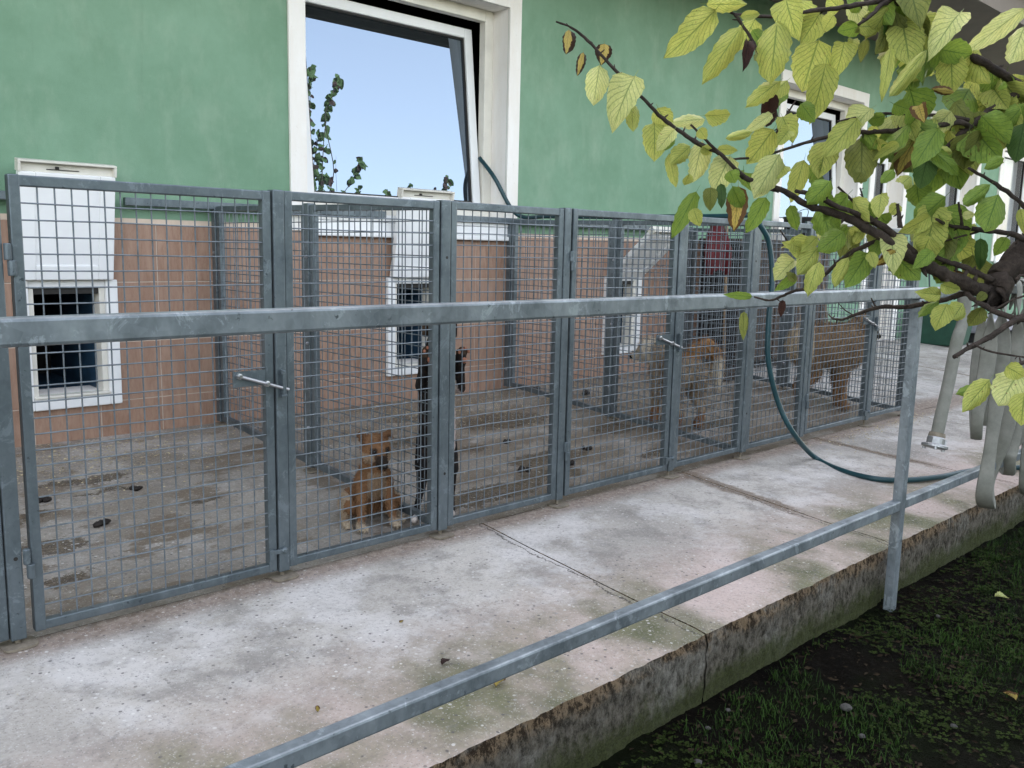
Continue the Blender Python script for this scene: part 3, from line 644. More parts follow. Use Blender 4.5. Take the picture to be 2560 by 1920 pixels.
post(-.068, -.022, 'leftmost galvanised kennel post', hole=True)
door(0.004, .858, 'leftmost mesh kennel door, with bolt in front of the first dog hatch')
post(.864, .909, 'kennel post holding the bolt catch of the leftmost door', hole=False, cat=.80)
panel(.912, 1.640, 'mesh panel with the sitting puppy behind it')
post(1.646, 1.696, 'wider kennel post hiding the upright black dog', hole=True)
panel(1.702, 2.40, 'mesh panel right of the upright black dog')
post(2.403, 2.446, 'kennel post carrying the hinges of the middle door', hole=False)
door(2.466, 3.318, 'middle mesh kennel door with the stained floor behind it')
post(3.326, 3.372, 'kennel post beside the closing edge of the middle door', hole=False, cat=.815)
panel(3.375, 4.070, 'mesh panel with a shaggy tan dog seen from behind through it')
post(4.073, 4.131, 'kennel post where the green hose comes over', hole=True)
panel(4.134, 4.80, 'mesh panel behind the hanging green hose')
post(4.803, 4.85, 'kennel post carrying the hinges of the farthest door', hole=False)
door(4.868, 5.775, 'farthest mesh kennel door with the big tan dog behind it')
post(5.783, 5.829, 'kennel post beside the closing edge of the farthest door', hole=False, cat=.82)
panel(5.832, 6.47, 'farthest narrow mesh panel near the railing post')
post(6.473, 6.53, 'end kennel post at the far corner', hole=False)

# partitions
def partition(x, label, names):
    T = thing('kennel_partition', label, 'mesh partition', (x, 1.1, 0), 'side partitions between the kennels')
    for (y0, y1) in ((.03, 1.075), (1.125, 2.15)):
        za, zb2 = fz(y0)+.03, fz(y1)+.03; zt0, zt1 = ZT+.0046*x, ZT+.0046*x+.035
        for yy in (y0, y1-.035): MB().box(x-.0175, x+.0175, yy, yy+.035, fz(yy)+.032, 1.49+.0046*x+.012*yy).build('stile', M['galv'], T, bevel=.003)
        for (q0, q1, n0) in ((fz(y0)+.03, fz(y1)+.03, .035), (1.462+.0046*x+.012*y0, 1.462+.0046*x+.012*y1, .03)):
            s = MB(); s.obox((x-.0165, y0+.002, q0), (.033, 0, 0), (0, y1-y0-.004, q1-q0), (0, 0, n0)); s.build('rail', M['galv'], T, bevel=.003)
        mb = MB(); lu = y1-y0-.07; sl = (fz(y1)-fz(y0))/(y1-y0); V = Vector((0, 0, 1)); nu = int(lu/.05); N = Vector((-1, 0, 0)); r = .002
        P0 = Vector((x, y0+.035, 0))
        mesh_grid(mb, Vector((x, y0+.035, fz(y0)+.085)), Vector((0, 1, 0)), V, lu, 1.39-fz(y0)-.0, nrm=N)
        mb.build('wire_mesh', M['wire'], T)
    # mid and wall posts with bolt row
    for (yy, nm) in ((1.1, 'mid_post'), (2.185, 'wall_post')):
        s = MB(); s.box(x-.024, x+.024, yy-.024, yy+.024, fz(yy)+.02, 1.50+.0046*x+.012*yy); s.build(nm, M['galv'], T, bevel=.004)
        b = MB()
        for hz in (.35, .8, 1.25): b.lathe((x-.024, yy-.01, hz), [(.009, 0), (.009, .007), (.005, .012)], 6, (-1, 0, 0))
        b.build('bolt', M['bolt'], T)
        ft = MB(); foot(ft, x, yy); ft.build('foot_plate', M['rust'], T)
partition(1.671, 'mesh partition running back to the wall beside the puppy', 0)
partition(4.102, 'mesh partition between the second and third kennels, under the hose', 0)
partition(6.50, 'mesh end partition of the farthest kennel', 0)
partition(-.80, 'mesh partition at the left, outside the photo edge', 0)

# ================================================================== RAILING
RY0, RY1 = -1.435, -1.39
RL = thing('railing', 'galvanised two-bar railing along the edge of the walkway', 'railing', (3.15, -1.41, GZ))
MB().box(-4, 3.12, RY0, RY1, 1.140, 1.187).build('top_rail', M['galv_rail'], RL, bevel=.006)
MB().box(3.1203, 26, RY0, RY1, 1.140, 1.187).build('top_rail', M['galv_rail'], RL, bevel=.006)
MB().box(-4, 3.1205, RY0+.002, RY1-.002, .205, .250).build('bottom_rail', M['galv_rail'], RL, bevel=.006)
for i, px in enumerate((3.123, 7.1, 11.1, 15.1, 19.1)):
    MB().box(px, px+.048, RY0+.001, RY1-.001, GZ-.05, 1.1395).build('post', M['galv_rail'], RL, bevel=.005)
    MB().box(px+.0485, (px+3.976 if i else 7.0995), RY0+.003, RY1-.003, .205, .250).build('bottom_rail', M['galv_rail'], RL, bevel=.006)

# ================================================================== HOSES
hp = [(4.0, 2.46, 2.02), (4.02, 2.30, 1.86), (4.10, 2.19, 1.63), (4.16, 2.10, 1.56), (4.13, 1.8, 1.56), (4.115, 1.2, 1.55), (4.10, .6, 1.545), (4.11, .15, 1.545), (4.16, -.02, 1.56)]
hp += [on(1898, 556, 'y', -.07), on(1922, 605, 'y', -.10), on(1931, 700, 'y', -.13), on(1922, 800, 'y', -.15), on(1921, 900, 'y', -.17), on(1945, 1005, 'y', -.22), on(1985, 1085, 'y', -.30)]
hp += [on(2040, 1145, 'z', .03), on(2110, 1178, 'z', .020), on(2190, 1197, 'z', .022), on(2270, 1200, 'z', .022), on(2350, 1192, 'z', .022), on(2410, 1180, 'z', .022), on(2480, 1172, 'z', .022), on(2560, 1168, 'z', .022), on(2700, 1160, 'z', .022)]
tag(MB().tube(smooth_path(hp, 8), .0165, 10).build('garden_hose', M['hose'], smooth=True), 'dark green rubber hose from the open window over the kennel front onto the slabs', 'hose')

FH = thing('fire_hose', 'flat grey canvas fire hose hung in loops over the railing', 'fire hose', (4.2, -1.41, 1.19))
def strand(pts, wv, width=.10, th=.007, n=8):
    width *= .85
    sp = smooth_path(pts, n); ws = []
    for p in sp:
        f = max(0, min(1, (1.10-p.z)/.22)); ws.append(Vector((1, 0, 0)).lerp(Vector((-.42, .90, 0)), f) if f > 0 else Vector((1, 0, 0)))
    return MB().ribbon(sp, ws, [width*(.85+.15*math.sin(p.z*9+p.x*5)) for p in sp], th)
yo = -1.475; WV = (.93, -.36, 0)
def over(x, y0=-1.46, y1=-1.36): return [(x, y0, 1.06), (x, y0, 1.15), (x+.01, -1.44, 1.20), (x+.01, -1.385, 1.205), (x, y1, 1.15), (x, y1, 1.06)]
# looped strands : front down, fold at bottom, up behind, over the rail
lps = [(4.02, 4.27, .05, -1.49), (4.40, 4.50, .17, -1.475), (4.60, 4.86, .02, -1.50), (4.98, 5.10, .12, -1.48), (5.2, 5.42, .06, -1.49), (5.55, 5.68, .2, -1.48)]
for i, (xa, xb, zb, y) in enumerate(lps):
    mid = (xa+xb)/2
    p = [(xa-.03, -1.35, 1.02), (xa-.01, -1.36, 1.16), (xa, -1.385, 1.205), (xa, -1.45, 1.20), (xa+.005, y+.01, 1.08), (xa, y, .7), (xa-.03, y, .35), (xa-.045, y, zb+.10), (lerp(xa, xb, .22), y+.015, zb+.005), (lerp(xa, xb, .7), y+.05, zb), (xb+.01, y+.085, zb+.09), (xb+.02, -1.46, .4), (xb, -1.475, .8), (xb-.01, -1.468, 1.08), (xb, -1.45, 1.20), (xb, -1.385, 1.205), (xb, -1.35, 1.05)]
    o = strand(p, WV, .098).build('hose_loop', M['canvas'], FH, smooth=True)
p = [(3.90, -1.35, 1.0), (3.90, -1.36, 1.16), (3.91, -1.385, 1.2), (3.91, -1.45, 1.2), (3.90, -1.465, 1.06), (3.90, -1.465, .8), (3.86, -1.46, .58), (3.90, -1.45, .46), (3.99, -1.42, .42), (4.08, -1.38, .5), (4.12, -1.35, .8), (4.13, -1.345, 1.1)]
strand(p, (.35, -.93, 0), .09).build('hose_loop', M['canvas'], FH, smooth=True)
for (xa, zb) in ((4.23, .44), (4.73, .40), (5.1, .3)):
    p = [(xa, -1.35, 1.1), (xa, -1.345, .7), (xa+.01, -1.34, zb+.05), (xa+.06, -1.335, zb), (xa+.13, -1.335, zb+.06), (xa+.15, -1.34, .7), (xa+.15, -1.35, 1.1)]
    strand(p, (.9, .42, 0), .10).build('hose_loop', M['canvas'], FH, smooth=True)
a = on(2412, 760, 'y', -1.47); b = on(2343, 1085, 'y', -1.47)
tb = MB().tube(smooth_path([Vector((a.x+.03, -1.37, 1.13)), Vector((a.x+.01, -1.40, 1.21)), Vector((a.x, -1.455, 1.19)), a+Vector((0, 0, -.06)), a.lerp(b, .3), a.lerp(b, .6)+Vector((.006, 0, 0)), a.lerp(b, .85), b], 6), [.030]*22+[.032]*14+[.033]*20, 14)
for v in tb.v: v.y = -1.47+(v.y+1.47)*.8 if v.z < 1.1 else v.y
tb.build('hose_end', M['canvas'], FH, smooth=True)
d_ = (b-a).normalized(); cp = MB(); cp.lathe(b-d_*.005, [(.034, 0), (.036, .012), (.036, .02)], 18, d_); co = cp.build('binding', M['rust'], FH)
cp = MB(); cp.lathe(b+d_*.015, [(.036, 0), (.038, .004), (.038, .030), (.052, .033), (.056, .036), (.056, .046), (.044, .050), (.040, .05)], 20, d_); cc = cp.build('coupling', M['alu'], FH)
for th in (.3, 2.4, 4.5):
    ax = d_.orthogonal().normalized(); bx = d_.cross(ax); q = b+d_*.055+(ax*math.cos(th)+bx*math.sin(th))*.046
    MB().lathe(q, [(.008, 0), (.008, .018)], 8, d_).build('lug', M['alu'], cc)
    q2 = b+d_*.02+(ax*math.cos(th+.4)+bx*math.sin(th+.4))*.038; MB().obox(q2-ax*.005-bx*.005, ax*.010, bx*.010, d_*.03).build('claw', M['alu'], cc)

# ================================================================== FLOOR LITTER
def chips(mb, n, fx, size=(.006, .018), lift=.003):
    for _ in range(n):
        r_ = fx()
        if r_ is None: continue
        x, y, z = r_; a = random.uniform(0, 6.28); L = random.uniform(*size); wd = L*random.uniform(.25, .55)
        d1 = Vector((math.cos(a)*L, math.sin(a)*L, random.uniform(-.2, .2)*L)); d2 = Vector((-math.sin(a)*wd, math.cos(a)*wd, random.uniform(-.3, .3)*wd)); c = Vector((x, y, z+lift))
        i = len(mb.v); mb.v += [c-d1*.5-d2*.3, c+d1*.1-d2*.5+Vector((0, 0, .15*L)), c+d1*.5, c+d2*.5]; mb.face((i, i+1, i+2, i+3))
def gauss_pts(cx, cy, sx, sy, lo=(.05, 2.2)):
    def f_():
        x = random.gauss(cx, sx); y = random.gauss(cy, sy)
        return (x, y, fz(y)) if lo[0] < y < lo[1] else None
    return f_
mb = MB()
chips(mb, 420, gauss_pts(.85, 1.95, .35, .16)); chips(mb, 260, gauss_pts(.7, 1.6, .35, .25)); chips(mb, 500, lambda: (lambda x, y: (x, y, fz(y)))(random.uniform(-.3, 1.6), random.uniform(.05, 2.1)), (.004, .011))
chips(mb, 2600, gauss_pts(3.1, 1.9, .7, .3)); chips(mb, 2800, gauss_pts(4.9, 1.7, .6, .45)); chips(mb, 900, gauss_pts(.8, 1.85, .4, .22), (.008, .022)); chips(mb, 1500, lambda: (lambda x, y: (x, y, fz(y)))(random.uniform(1.75, 6.4), random.uniform(.05, 2.15)), (.004, .014))
tag(mb.build('wood_shavings', M['shaving']), 'pale wood shavings scattered over the kennel floors', kind='stuff')
mb = MB()
chips(mb, 260, gauss_pts(5.35, -.12, .28, .07, (-.5, -.02)), (.006, .02)); chips(mb, 330, gauss_pts(6.2, -.10, .3, .06, (-.5, -.02)), (.006, .02)); chips(mb, 110, gauss_pts(5.0, -.25, .5, .2, (-1.1, -.02)), (.005, .014))
chips(mb, 120, lambda: (lambda x, y: (x, y, fz(y)))(random.uniform(-.5, 6), random.uniform(-1.3, -.03)), (.003, .008))
tag(mb.build('spilled_shavings', M['shaving']), 'wood shavings spilled on the slabs in front of the farthest door', kind='stuff')
def dropping(x, y, s, label):
    o = MB()
    for _ in range(4):
        c = Vector((x+random.uniform(-1, 1)*s*.5, y+random.uniform(-1, 1)*s*.4, fz(y)+s*.25)); 
        o.tube([c+Vector((-s*.35, 0, -s*.1)), c, c+Vector((s*.35, s*.15, -s*.05))], [s*.14, s*.27, s*.12], 7, jit=.2)
    tag(o.build('dropping', M['dung'], smooth=True), label, 'dropping', 'dark droppings on the kennel floors')
for (x, y, s, l) in ((.79, 1.25, .045, 'dark dropping beside the brown stain in the left kennel'), (.51, .87, .055, 'largest dark dropping in the left kennel, nearest the door'), (.395, 1.29, .05, 'dark dropping half hidden by the left door stile'), (.17, 1.12, .05, 'dark dropping seen through the gap at the door hinge'),
    (3.0, .99, .05, 'dark dropping right of the upright black dog'), (2.68, .50, .06, 'dark dropping near the middle door hinge'), (2.99, .44, .06, 'dark dropping just behind the middle door'), (4.29, 2.02, .07, 'dark dropping by the wall below the third hatch'), (4.56, 1.74, .07, 'dark dropping by the mid post of the second partition'), (3.35, .62, .05, 'dark dropping close to the second partition')): dropping(x, y, s, l)

# grass, clover, litter on the soil
def soil_z(x, y): return GZ+.03*mnoise.noise(Vector((x*2.2, y*2.2, 0)))+.012*mnoise.noise(Vector((x*11, y*11, 3)))
gr = MB(); cl = MB(); lt = MB(); sc_ = 0
def dens(x, y): 
    d = mnoise.noise(Vector((x*1.1, y*1.1, 5)))*.6+mnoise.noise(Vector((x*4, y*4, 9)))*.5+.22*min(1, (-1.45-y)/.5)
    return d
n_t = 0
while n_t < 7000:
    x = random.uniform(.3, 7.5); y = -1.40-abs(random.gauss(0, 1.1))
    if y < -4.2 or dens(x, y)+random.uniform(-.12, .12) < .12: continue
    n_t += 1; z = soil_z(x, y)
    for _ in range(random.randint(3, 8)):
        a = random.uniform(0, 6.28); h = random.uniform(.008, .034)*(1.5 if random.random() < .15 else 1); ln = random.uniform(.2, 1.0)*h; wd = random.uniform(.0010, .0021)
        b0 = Vector((x+random.uniform(-.025, .025), y+random.uniform(-.025, .025), z-.003)); dr = Vector((math.cos(a), math.sin(a), 0)); sd_ = Vector((-dr.y, dr.x, 0))*wd
        i = len(gr.v); gr.v += [b0-sd_, b0+sd_, b0+dr*ln*.4+Vector((0, 0, h*.65))+sd_*.7, b0+dr*ln*.4+Vector((0, 0, h*.65))-sd_*.7, b0+dr*ln+Vector((0, 0, h*.95))]
        gr.face((i, i+1, i+2, i+3)); gr.face((i+3, i+2, i+4))
tag(gr.build('grass', M['grass']), 'short sparse grass growing on the dark soil', kind='stuff')
n_t = 0
while n_t < 7500:
    x = random.uniform(.3, 7.0); y = -1.38-abs(random.gauss(0, 1.1))
    if y < -4.2 or mnoise.noise(Vector((x*2.3, y*2.3, 15)))+random.uniform(-.2, .2) < .02: continue
    n_t += 1; z = soil_z(x, y)+random.uniform(.004, .022); r = random.uniform(.004, .009); t0 = random.uniform(0, 6.28)
    for q in range(3):
        th = t0+q*2.094; c = Vector((x+math.cos(th)*r*1.05, y+math.sin(th)*r*1.05, z)); tl = Vector((0, 0, random.uniform(-.3, .5)*r)); i = len(cl.v)
        cl.v += [Vector((x, y, z-.002)), c+Vector((-math.sin(th)*r*.8, math.cos(th)*r*.8, 0)), c+Vector((math.cos(th)*r*.8, math.sin(th)*r*.8, 0))+tl, c-Vector((-math.sin(th)*r*.8, math.cos(th)*r*.8, 0))]
        cl.face((i, i+1, i+2, i+3))
tag(cl.build('ground_cover', M['clover']), 'low clover and weeds on the dark soil', kind='stuff')
chips(lt, 5200, lambda: (lambda x, y: (x, y, soil_z(x, y)) if y > -4.2 else None)(random.uniform(.3, 7.5), -1.38-abs(random.gauss(0, 1.0))), (.010, .034), .006)
tag(lt.build('leaf_litter', M['litter']), 'brown leaf scraps and stems on the soil', kind='stuff')
def stone(x, y, z, s, label):
    bm = bmesh.new(); bmesh.ops.create_icosphere(bm, subdivisions=2, radius=s)
    for v in bm.verts: v.co *= 1+.3*mnoise.noise(v.co*(1.2/s)+Vector((x*9, y, 0))); v.co.z *= .55
    me = bpy.data.meshes.new('stone'); bm.to_mesh(me); bm.free(); me.materials.append(M['stone']); o = bpy.data.objects.new('stone', me); COL.objects.link(o); o.location = (x, y, z); tag(o, label, 'stone', 'small pale stones on the soil')
for (u, v, s, l) in ((2115, 1768, .022, 'larger pale stone in the middle of the dark soil'), (2155, 1840, .012, 'small pale stone below the larger one'), (1770, 1820, .010, 'pale pebble in the grass near the slab edge'), (1745, 1905, .014, 'pale stone at the bottom of the photo'), (2345, 1540, .010, 'pale pebble right of the railing post foot'), (1820, 1775, .009, 'tiny pale pebble under the slab edge'), (2385, 1815, .012, 'grey pebble at the lower right of the soil')):
    p = on(u, v, 'z', GZ+.01); stone(p.x, p.y, p.z, s, l)

# ================================================================== LEAF MESHES
def leaf_mesh(seed, droop=.25, fold=.35, curl=.1):
    rg = random.Random(seed); nv, nu = 12, 3; vs_, fs, uvs = [], [], []
    amp = rg.uniform(.02, .05); ph = rg.uniform(0, 6)
    for j in range(nv+1):
        t = j/nv; wd = (math.sin(math.pi*t**.72)**.62)*.60 if 0 < t < 1 else 0
        wd *= (1-.10*t)
        if t > .86: wd = wd*.72
        for i in range(-nu, nu+1):
            s_ = i/nu; x = s_*wd*(1+(rg.uniform(-.05, .05)+(.05 if j % 2 else -.05) if abs(i) == nu else 0)); y = t
            z = -droop*t*t + fold*abs(x)*(1-.3*t) - curl*(abs(s_)**2)*wd*2 + amp*1.5*math.sin(t*9+ph+s_)*abs(s_) + .055*mnoise.noise(Vector((s_*1.8+seed, t*4.5, seed*.7)))*(.3+abs(s_)) + .012*math.cos(t*50-abs(s_)*9)*abs(s_)*(1-abs(s_)*.4)
            vs_.append((x, y+(rg.uniform(-.012, .012) if abs(i) == nu else 0), z)); uvs.append((s_, t))
    W_ = 2*nu+1
    for j in range(nv):
        for i in range(W_-1): fs.append((j*W_+i, j*W_+i+1, (j+1)*W_+i+1, (j+1)*W_+i))
    b = len(vs_); vs_ += [(-.012, 0, 0), (.012, 0, 0), (.008, -.16, -.03), (-.008, -.16, -.03)]; uvs += [(0, 0)]*4; fs.append((b, b+1, b+2, b+3))
    me = bpy.data.meshes.new('leaf'); me.from_pydata(vs_, [], fs); ul = me.uv_layers.new(name='UVMap')
    for lp in me.loops: ul.data[lp.index].uv = uvs[lp.vertex_index]
    me.polygons.foreach_set('use_smooth', [True]*len(me.polygons)); return me
shapes = [(.15, .25, .05), (.35, .45, .15), (.10, -.15, .10), (.45, .2, .3), (.2, .9, .1), (.3, -.3, -.1), (.05, .6, .5), (.5, .1, -.2), (-.1, .4, .3)]
LMESH = {}
for kk in LM:
    for i, (a, b, c) in enumerate(shapes):
        me = leaf_mesh(100+i, a, b, c); me.materials.append(LM[kk]); LMESH[kk, i] = me
NLEAF = [0]
def put_leaf(parent, base, tip, width, kind, shape=None, roll=0., side=None):
    base = Vector(base); tip = Vector(tip); Yv = tip-base; L = Yv.length; Yv.normalize()
    view = (CAM-base).normalized() if side is None else Vector(side); Z = (view-Yv*view.dot(Yv)).normalized(); Z = (Matrix.Rotation(roll, 3, Yv) @ Z); X = Yv.cross(Z)
    sh = shape if shape is not None else random.randrange(len(shapes)); L *= 1.02+.10*abs(shapes[sh][0])
    o = bpy.data.objects.new('leaf', LMESH[kind, sh]); COL.objects.link(o); o.parent = parent
    m_ = Matrix((X*width, Yv*L, Z*((L+width)*.5))).transposed().to_4x4(); m_.translation = base-Vector(parent.location)
    # let droop sag from the chord
    o.matrix_basis = m_; NLEAF[0] += 1; return o

# ================================================================== PLUM TREE (branches reaching in from the right)
TR = thing('plum_tree', 'plum tree with yellowing veined leaves reaching in from the right', 'tree', (1.25, -2.75, GZ))
D8 = lambda x, y: (1350+x/2.765, y/2.765)
D1_ = lambda x, y: (1900+x/2.765, y/2.765)
D2_ = lambda x, y: (1900+x/2.765, 500+y/2.765)
def branch(px, dep, rad, knob=True, name='branch'):
    n = len(px); ds = [lerp(dep[0], dep[1], i/(n-1)) for i in range(n)]; pts = [at(u, v, d) for (u, v), d in zip(px, ds)]
    sp = smooth_path(pts, 5); m_ = len(sp); rr = [lerp(rad[0], rad[1], i/(m_-1))*random.uniform(.9, 1.12) for i in range(m_)]
    sp = [p+Vector([random.uniform(-1, 1)*rr[i]*.2 for _ in range(3)]) if 0 < i < m_-1 else p for i, p in enumerate(sp)]
    mb = MB().tube(sp, rr, 9, jit=.12)
    if knob:
        for i in range(3, m_-1, 3):
            if random.random() < .75:
                d = Vector([random.uniform(-1, 1) for _ in range(3)]).normalized(); L = random.uniform(.5, 1.3)*rr[i]+.004; mb.tube([sp[i], sp[i]+d*(rr[i]+L*.5), sp[i]+d*(rr[i]+L)], [rr[i]*.4+.0004, rr[i]*.3+.0004, .0006], 5)
    mb.build(name, M['bark'], TR, smooth=True); return sp
trunk_top = at(2760, 300, 1.62)
tk = smooth_path([Vector((1.25, -2.75, GZ-.1)), Vector((1.24, -2.74, .3)), Vector((1.20, -2.70, .9)), Vector((1.18, -2.66, 1.4)), trunk_top, trunk_top+Vector((.1, .15, .6))], 6)
MB().tube(tk, [.085, .08, .078, .076, .074, .073, .072, .071, .07, .068, .066, .064, .062, .06, .058, .056, .054, .052, .05, .048, .046, .044, .042, .04, .038, .036, .034, .032, .03, .028, .026][:len(tk)], 14, jit=.06).build('trunk', M['bark'], TR, smooth=True)
BR = []
def B(px, dep, rad, **k_): BR.append((branch(px, dep, rad, **k_), px)); 
B([(2760, 470), (2650, 560), (2575, 622), (2530, 662), (2502, 700), (2490, 735), (2478, 748)], (1.50, 1.45), (.026, .0185), knob=False)
B([(2488, 738), (2440, 722), (2388, 697), (2330, 672), (2283, 650), (2225, 606), (2150, 560), (2081, 531), (2023, 515), (1965, 480), (1907, 460)], (1.46, 1.36), (.0125, .0035))
B([(2310, 655), (2240, 590), (2170, 545), (2117, 525), (2030, 488), (1990, 478)], (1.43, 1.35), (.006, .003))
B([(1948, 475), (1907, 462), (1860, 441), (1802, 387), (1745, 358), (1697, 327), (1657, 296), (1599, 238), (1523, 159), (1469, 101), (1430, 70), (1390, 54)], (1.37, 1.30), (.0046, .0014))
B([(1860, 441), (1800, 385), (1760, 345), (1727, 312)], (1.34, 1.30), (.003, .0015))
B([(2640, 170), (2560, 222), (2515, 250), (2464, 286), (2421, 318), (2390, 345), (2363, 374)], (1.55, 1.50), (.010, .0035))
B([(2421, 300), (2360, 290), (2290, 287), (2215, 284), (2150, 292), (2095, 303)], (1.50, 1.42), (.0035, .0012))
B([(2421, 316), (2395, 306), (2280, 321), (2200, 330), (2131, 331), (2059, 344), (1980, 368), (1900, 391), (1827, 398)], (1.50, 1.38), (.005, .0016))
B([(2640, 250), (2560, 217), (2464, 160), (2356, 98), (2300, 50), (2251, 14), (2225, -20)], (1.55, 1.45), (.008, .0045))
B([(2300, -30), (2215, 4), (2182, 36), (2146, 62)], (1.45, 1.42), (.005, .0022))
B([(2260, -10), (2170, 8), (2092, 20), (2010, 30), (1929, 41), (1849, 37), (1816, 27), (1784, 16)], (1.45, 1.36), (.0045, .0014))
B([(1838, 36), (1856, 62), (1885, 108), (1907, 163), (1925, 217), (1938, 270), (1945, 320), (1930, 345)], (1.38, 1.38), (.0026, .0016))
B([(1945, 320), (1990, 250)], (1.38, 1.40), (.0016, .001))
B([(2640, 590), (2560, 514), (2490, 460), (2421, 420)], (1.5, 1.44), (.0052, .0022))
B([(2170, 545), (2140, 510), (2095, 467)], (1.42, 1.40), (.0032, .0015)); B([(2190, 560), (2160, 500), (2150, 470)], (1.42, 1.40), (.002, .001))
B([(2250, 570), (2248, 540), (2243, 510)], (1.42, 1.42), (.004, .0025))
B([(2205, 600), (2153, 619), (2124, 634), (2088, 663), (2055, 692), (2012, 722), (1983, 728), (1946, 744), (1922, 751), (1885, 742)], (1.44, 1.52), (.0045, .0014))
B([(2055, 692), (2020, 660), (1975, 610), (1950, 575)], (1.48, 1.45), (.0022, .001))
B([(2478, 742), (2414, 733), (2352, 752), (2262, 767), (2200, 768), (2135, 788), (2110, 798), (2084, 797), (2072, 786)], (1.45, 1.58), (.0052, .0012))
B([(2135, 788), (2112, 775), (2096, 757)], (1.55, 1.58), (.0012, .0008)); B([(2190, 768), (2178, 745)], (1.54, 1.54), (.0018, .001))
B([(2414, 733), (2442, 753), (2480, 775), (2529, 793), (2620, 800)], (1.45, 1.35), (.004, .005))
B([(2650, 760), (2560, 793), (2533, 804), (2479, 840), (2432, 865), (2385, 892)], (1.35, 1.30), (.0058, .0030))
B([(2436, 862), (2480, 880), (2560, 893), (2640, 910)], (1.3, 1.3), (.0016, .0012))
B([(2640, 630), (2560, 598), (2520, 583), (2464, 576), (2406, 569), (2370, 563), (2340, 548)], (1.45, 1.42), (.0055, .0022))
B([(2479, 700), (2440, 682), (2406, 666), (2370, 655), (2334, 641)], (1.45, 1.43), (.0055, .0035))
B([(2457, 576), (2400, 592), (2348, 606)], (1.44, 1.43), (.002, .0012)); B([(2406, 566), (2402, 540), (2396, 505)], (1.43, 1.42), (.0028, .0016))
B([(2630, 900), (2560, 905), (2530, 925), (2505, 935)], (1.2, 1.2), (.003, .002)); B([(2542, 700), (2560, 690), (2620, 740)], (1.4, 1.4), (.003, .002))
B([(2560, 740), (2520, 755), (2470, 785)], (1.4, 1.4), (.0018, .001))
def LF(D, base, tip, w, kind, dep=1.36, dz=0., shape=None, roll=0.):
    b = D(*base); t = D(*tip); B0 = at(b[0], b[1], dep); T0 = at(t[0], t[1], dep+dz); T0 = B0.lerp(T0, .93); put_leaf(TR, B0, T0, .88*w/2.765*dep/FPX, kind, shape, roll)
L8 = [((200, 205), (178, 385), 100, 'b'), ((445, 305), (430, 440), 120, 'b'), ((300, 362), (255, 535), 65, 'b'), ((412, 450), (368, 738), 165, 'p'), ((655, 525), (492, 832), 235, 'p'), ((632, 712), (645, 930), 95, 'y'), ((815, 745), (900, 905), 150, 'y'), ((790, 850), (800, 1112), 185, 'y'), ((930, 893), (800, 1045), 110, 'p'), ((905, 930), (862, 1042), 90, 'g'),
 ((892, 1060), (943, 1302), 85, 'y'), ((1040, 1010), (898, 1140), 125, 'y'), ((1122, 978), (1050, 1278), 155, 'p'), ((1312, 1080), (1200, 1330), 200, 'p'), ((1140, 825), (928, 830), 100, 'p'), ((1140, 800), (1332, 795), 120, 'y'), ((1100, 890), (1150, 965), 85, 'y'), ((1470, 915), (1272, 960), 65, 'y'), ((1600, 790), (1430, 905), 80, 'p'), ((1612, 895), (1450, 1135), 195, 'y'),
 ((1655, 1065), (1478, 1382), 195, 'p'), ((1212, 68), (903, 402), 215, 'y'), ((1385, 112), (1535, 95), 65, 'y'), ((1392, 185), (1138, 565), 165, 'y'), ((1150, 28), (1425, 40), 120, 'y'), ((1437, 282), (1410, 490), 78, 'x'), ((1640, 150), (1605, 510), 235, 'y'), ((1700, -10), (1750, 222), 210, 'y'), ((1655, 560), (1468, 705), 120, 'y'), ((1600, 635), (1562, 872), 115, 'x'),
 ((1600, 770), (1560, 880), 90, 'x'), ((1082, 1325), (905, 1650), 115, 'g'), ((1060, 1440), (1102, 1572), 100, 'y'), ((1180, 1295), (1172, 1452), 100, 'o'), ((1372, 1290), (1352, 1585), 145, 'w'), ((1330, 1290), (1400, 1450), 120, 'g'), ((1562, 1365), (1440, 1612), 125, 'g'), ((1250, 1270), (1262, 1430), 70, 'd'), ((1120, 1010), (1210, 1075), 90, 'y'), ((1225, 1030), (1370, 1045), 70, 'y'),
 ((1030, 1200), (1000, 1290), 70, 'y'), ((1310, 1180), (1350, 1270), 110, 'g'), ((1690, 1140), (1620, 1230), 110, 'y'), ((1720, 900), (1640, 1000), 100, 'y')]
for b, t, w_, kk in L8: LF(D8, b, t, w_, kk, random.uniform(1.28, 1.38), random.uniform(-.02, .02), None, random.uniform(-.35, .35))
GS = .92
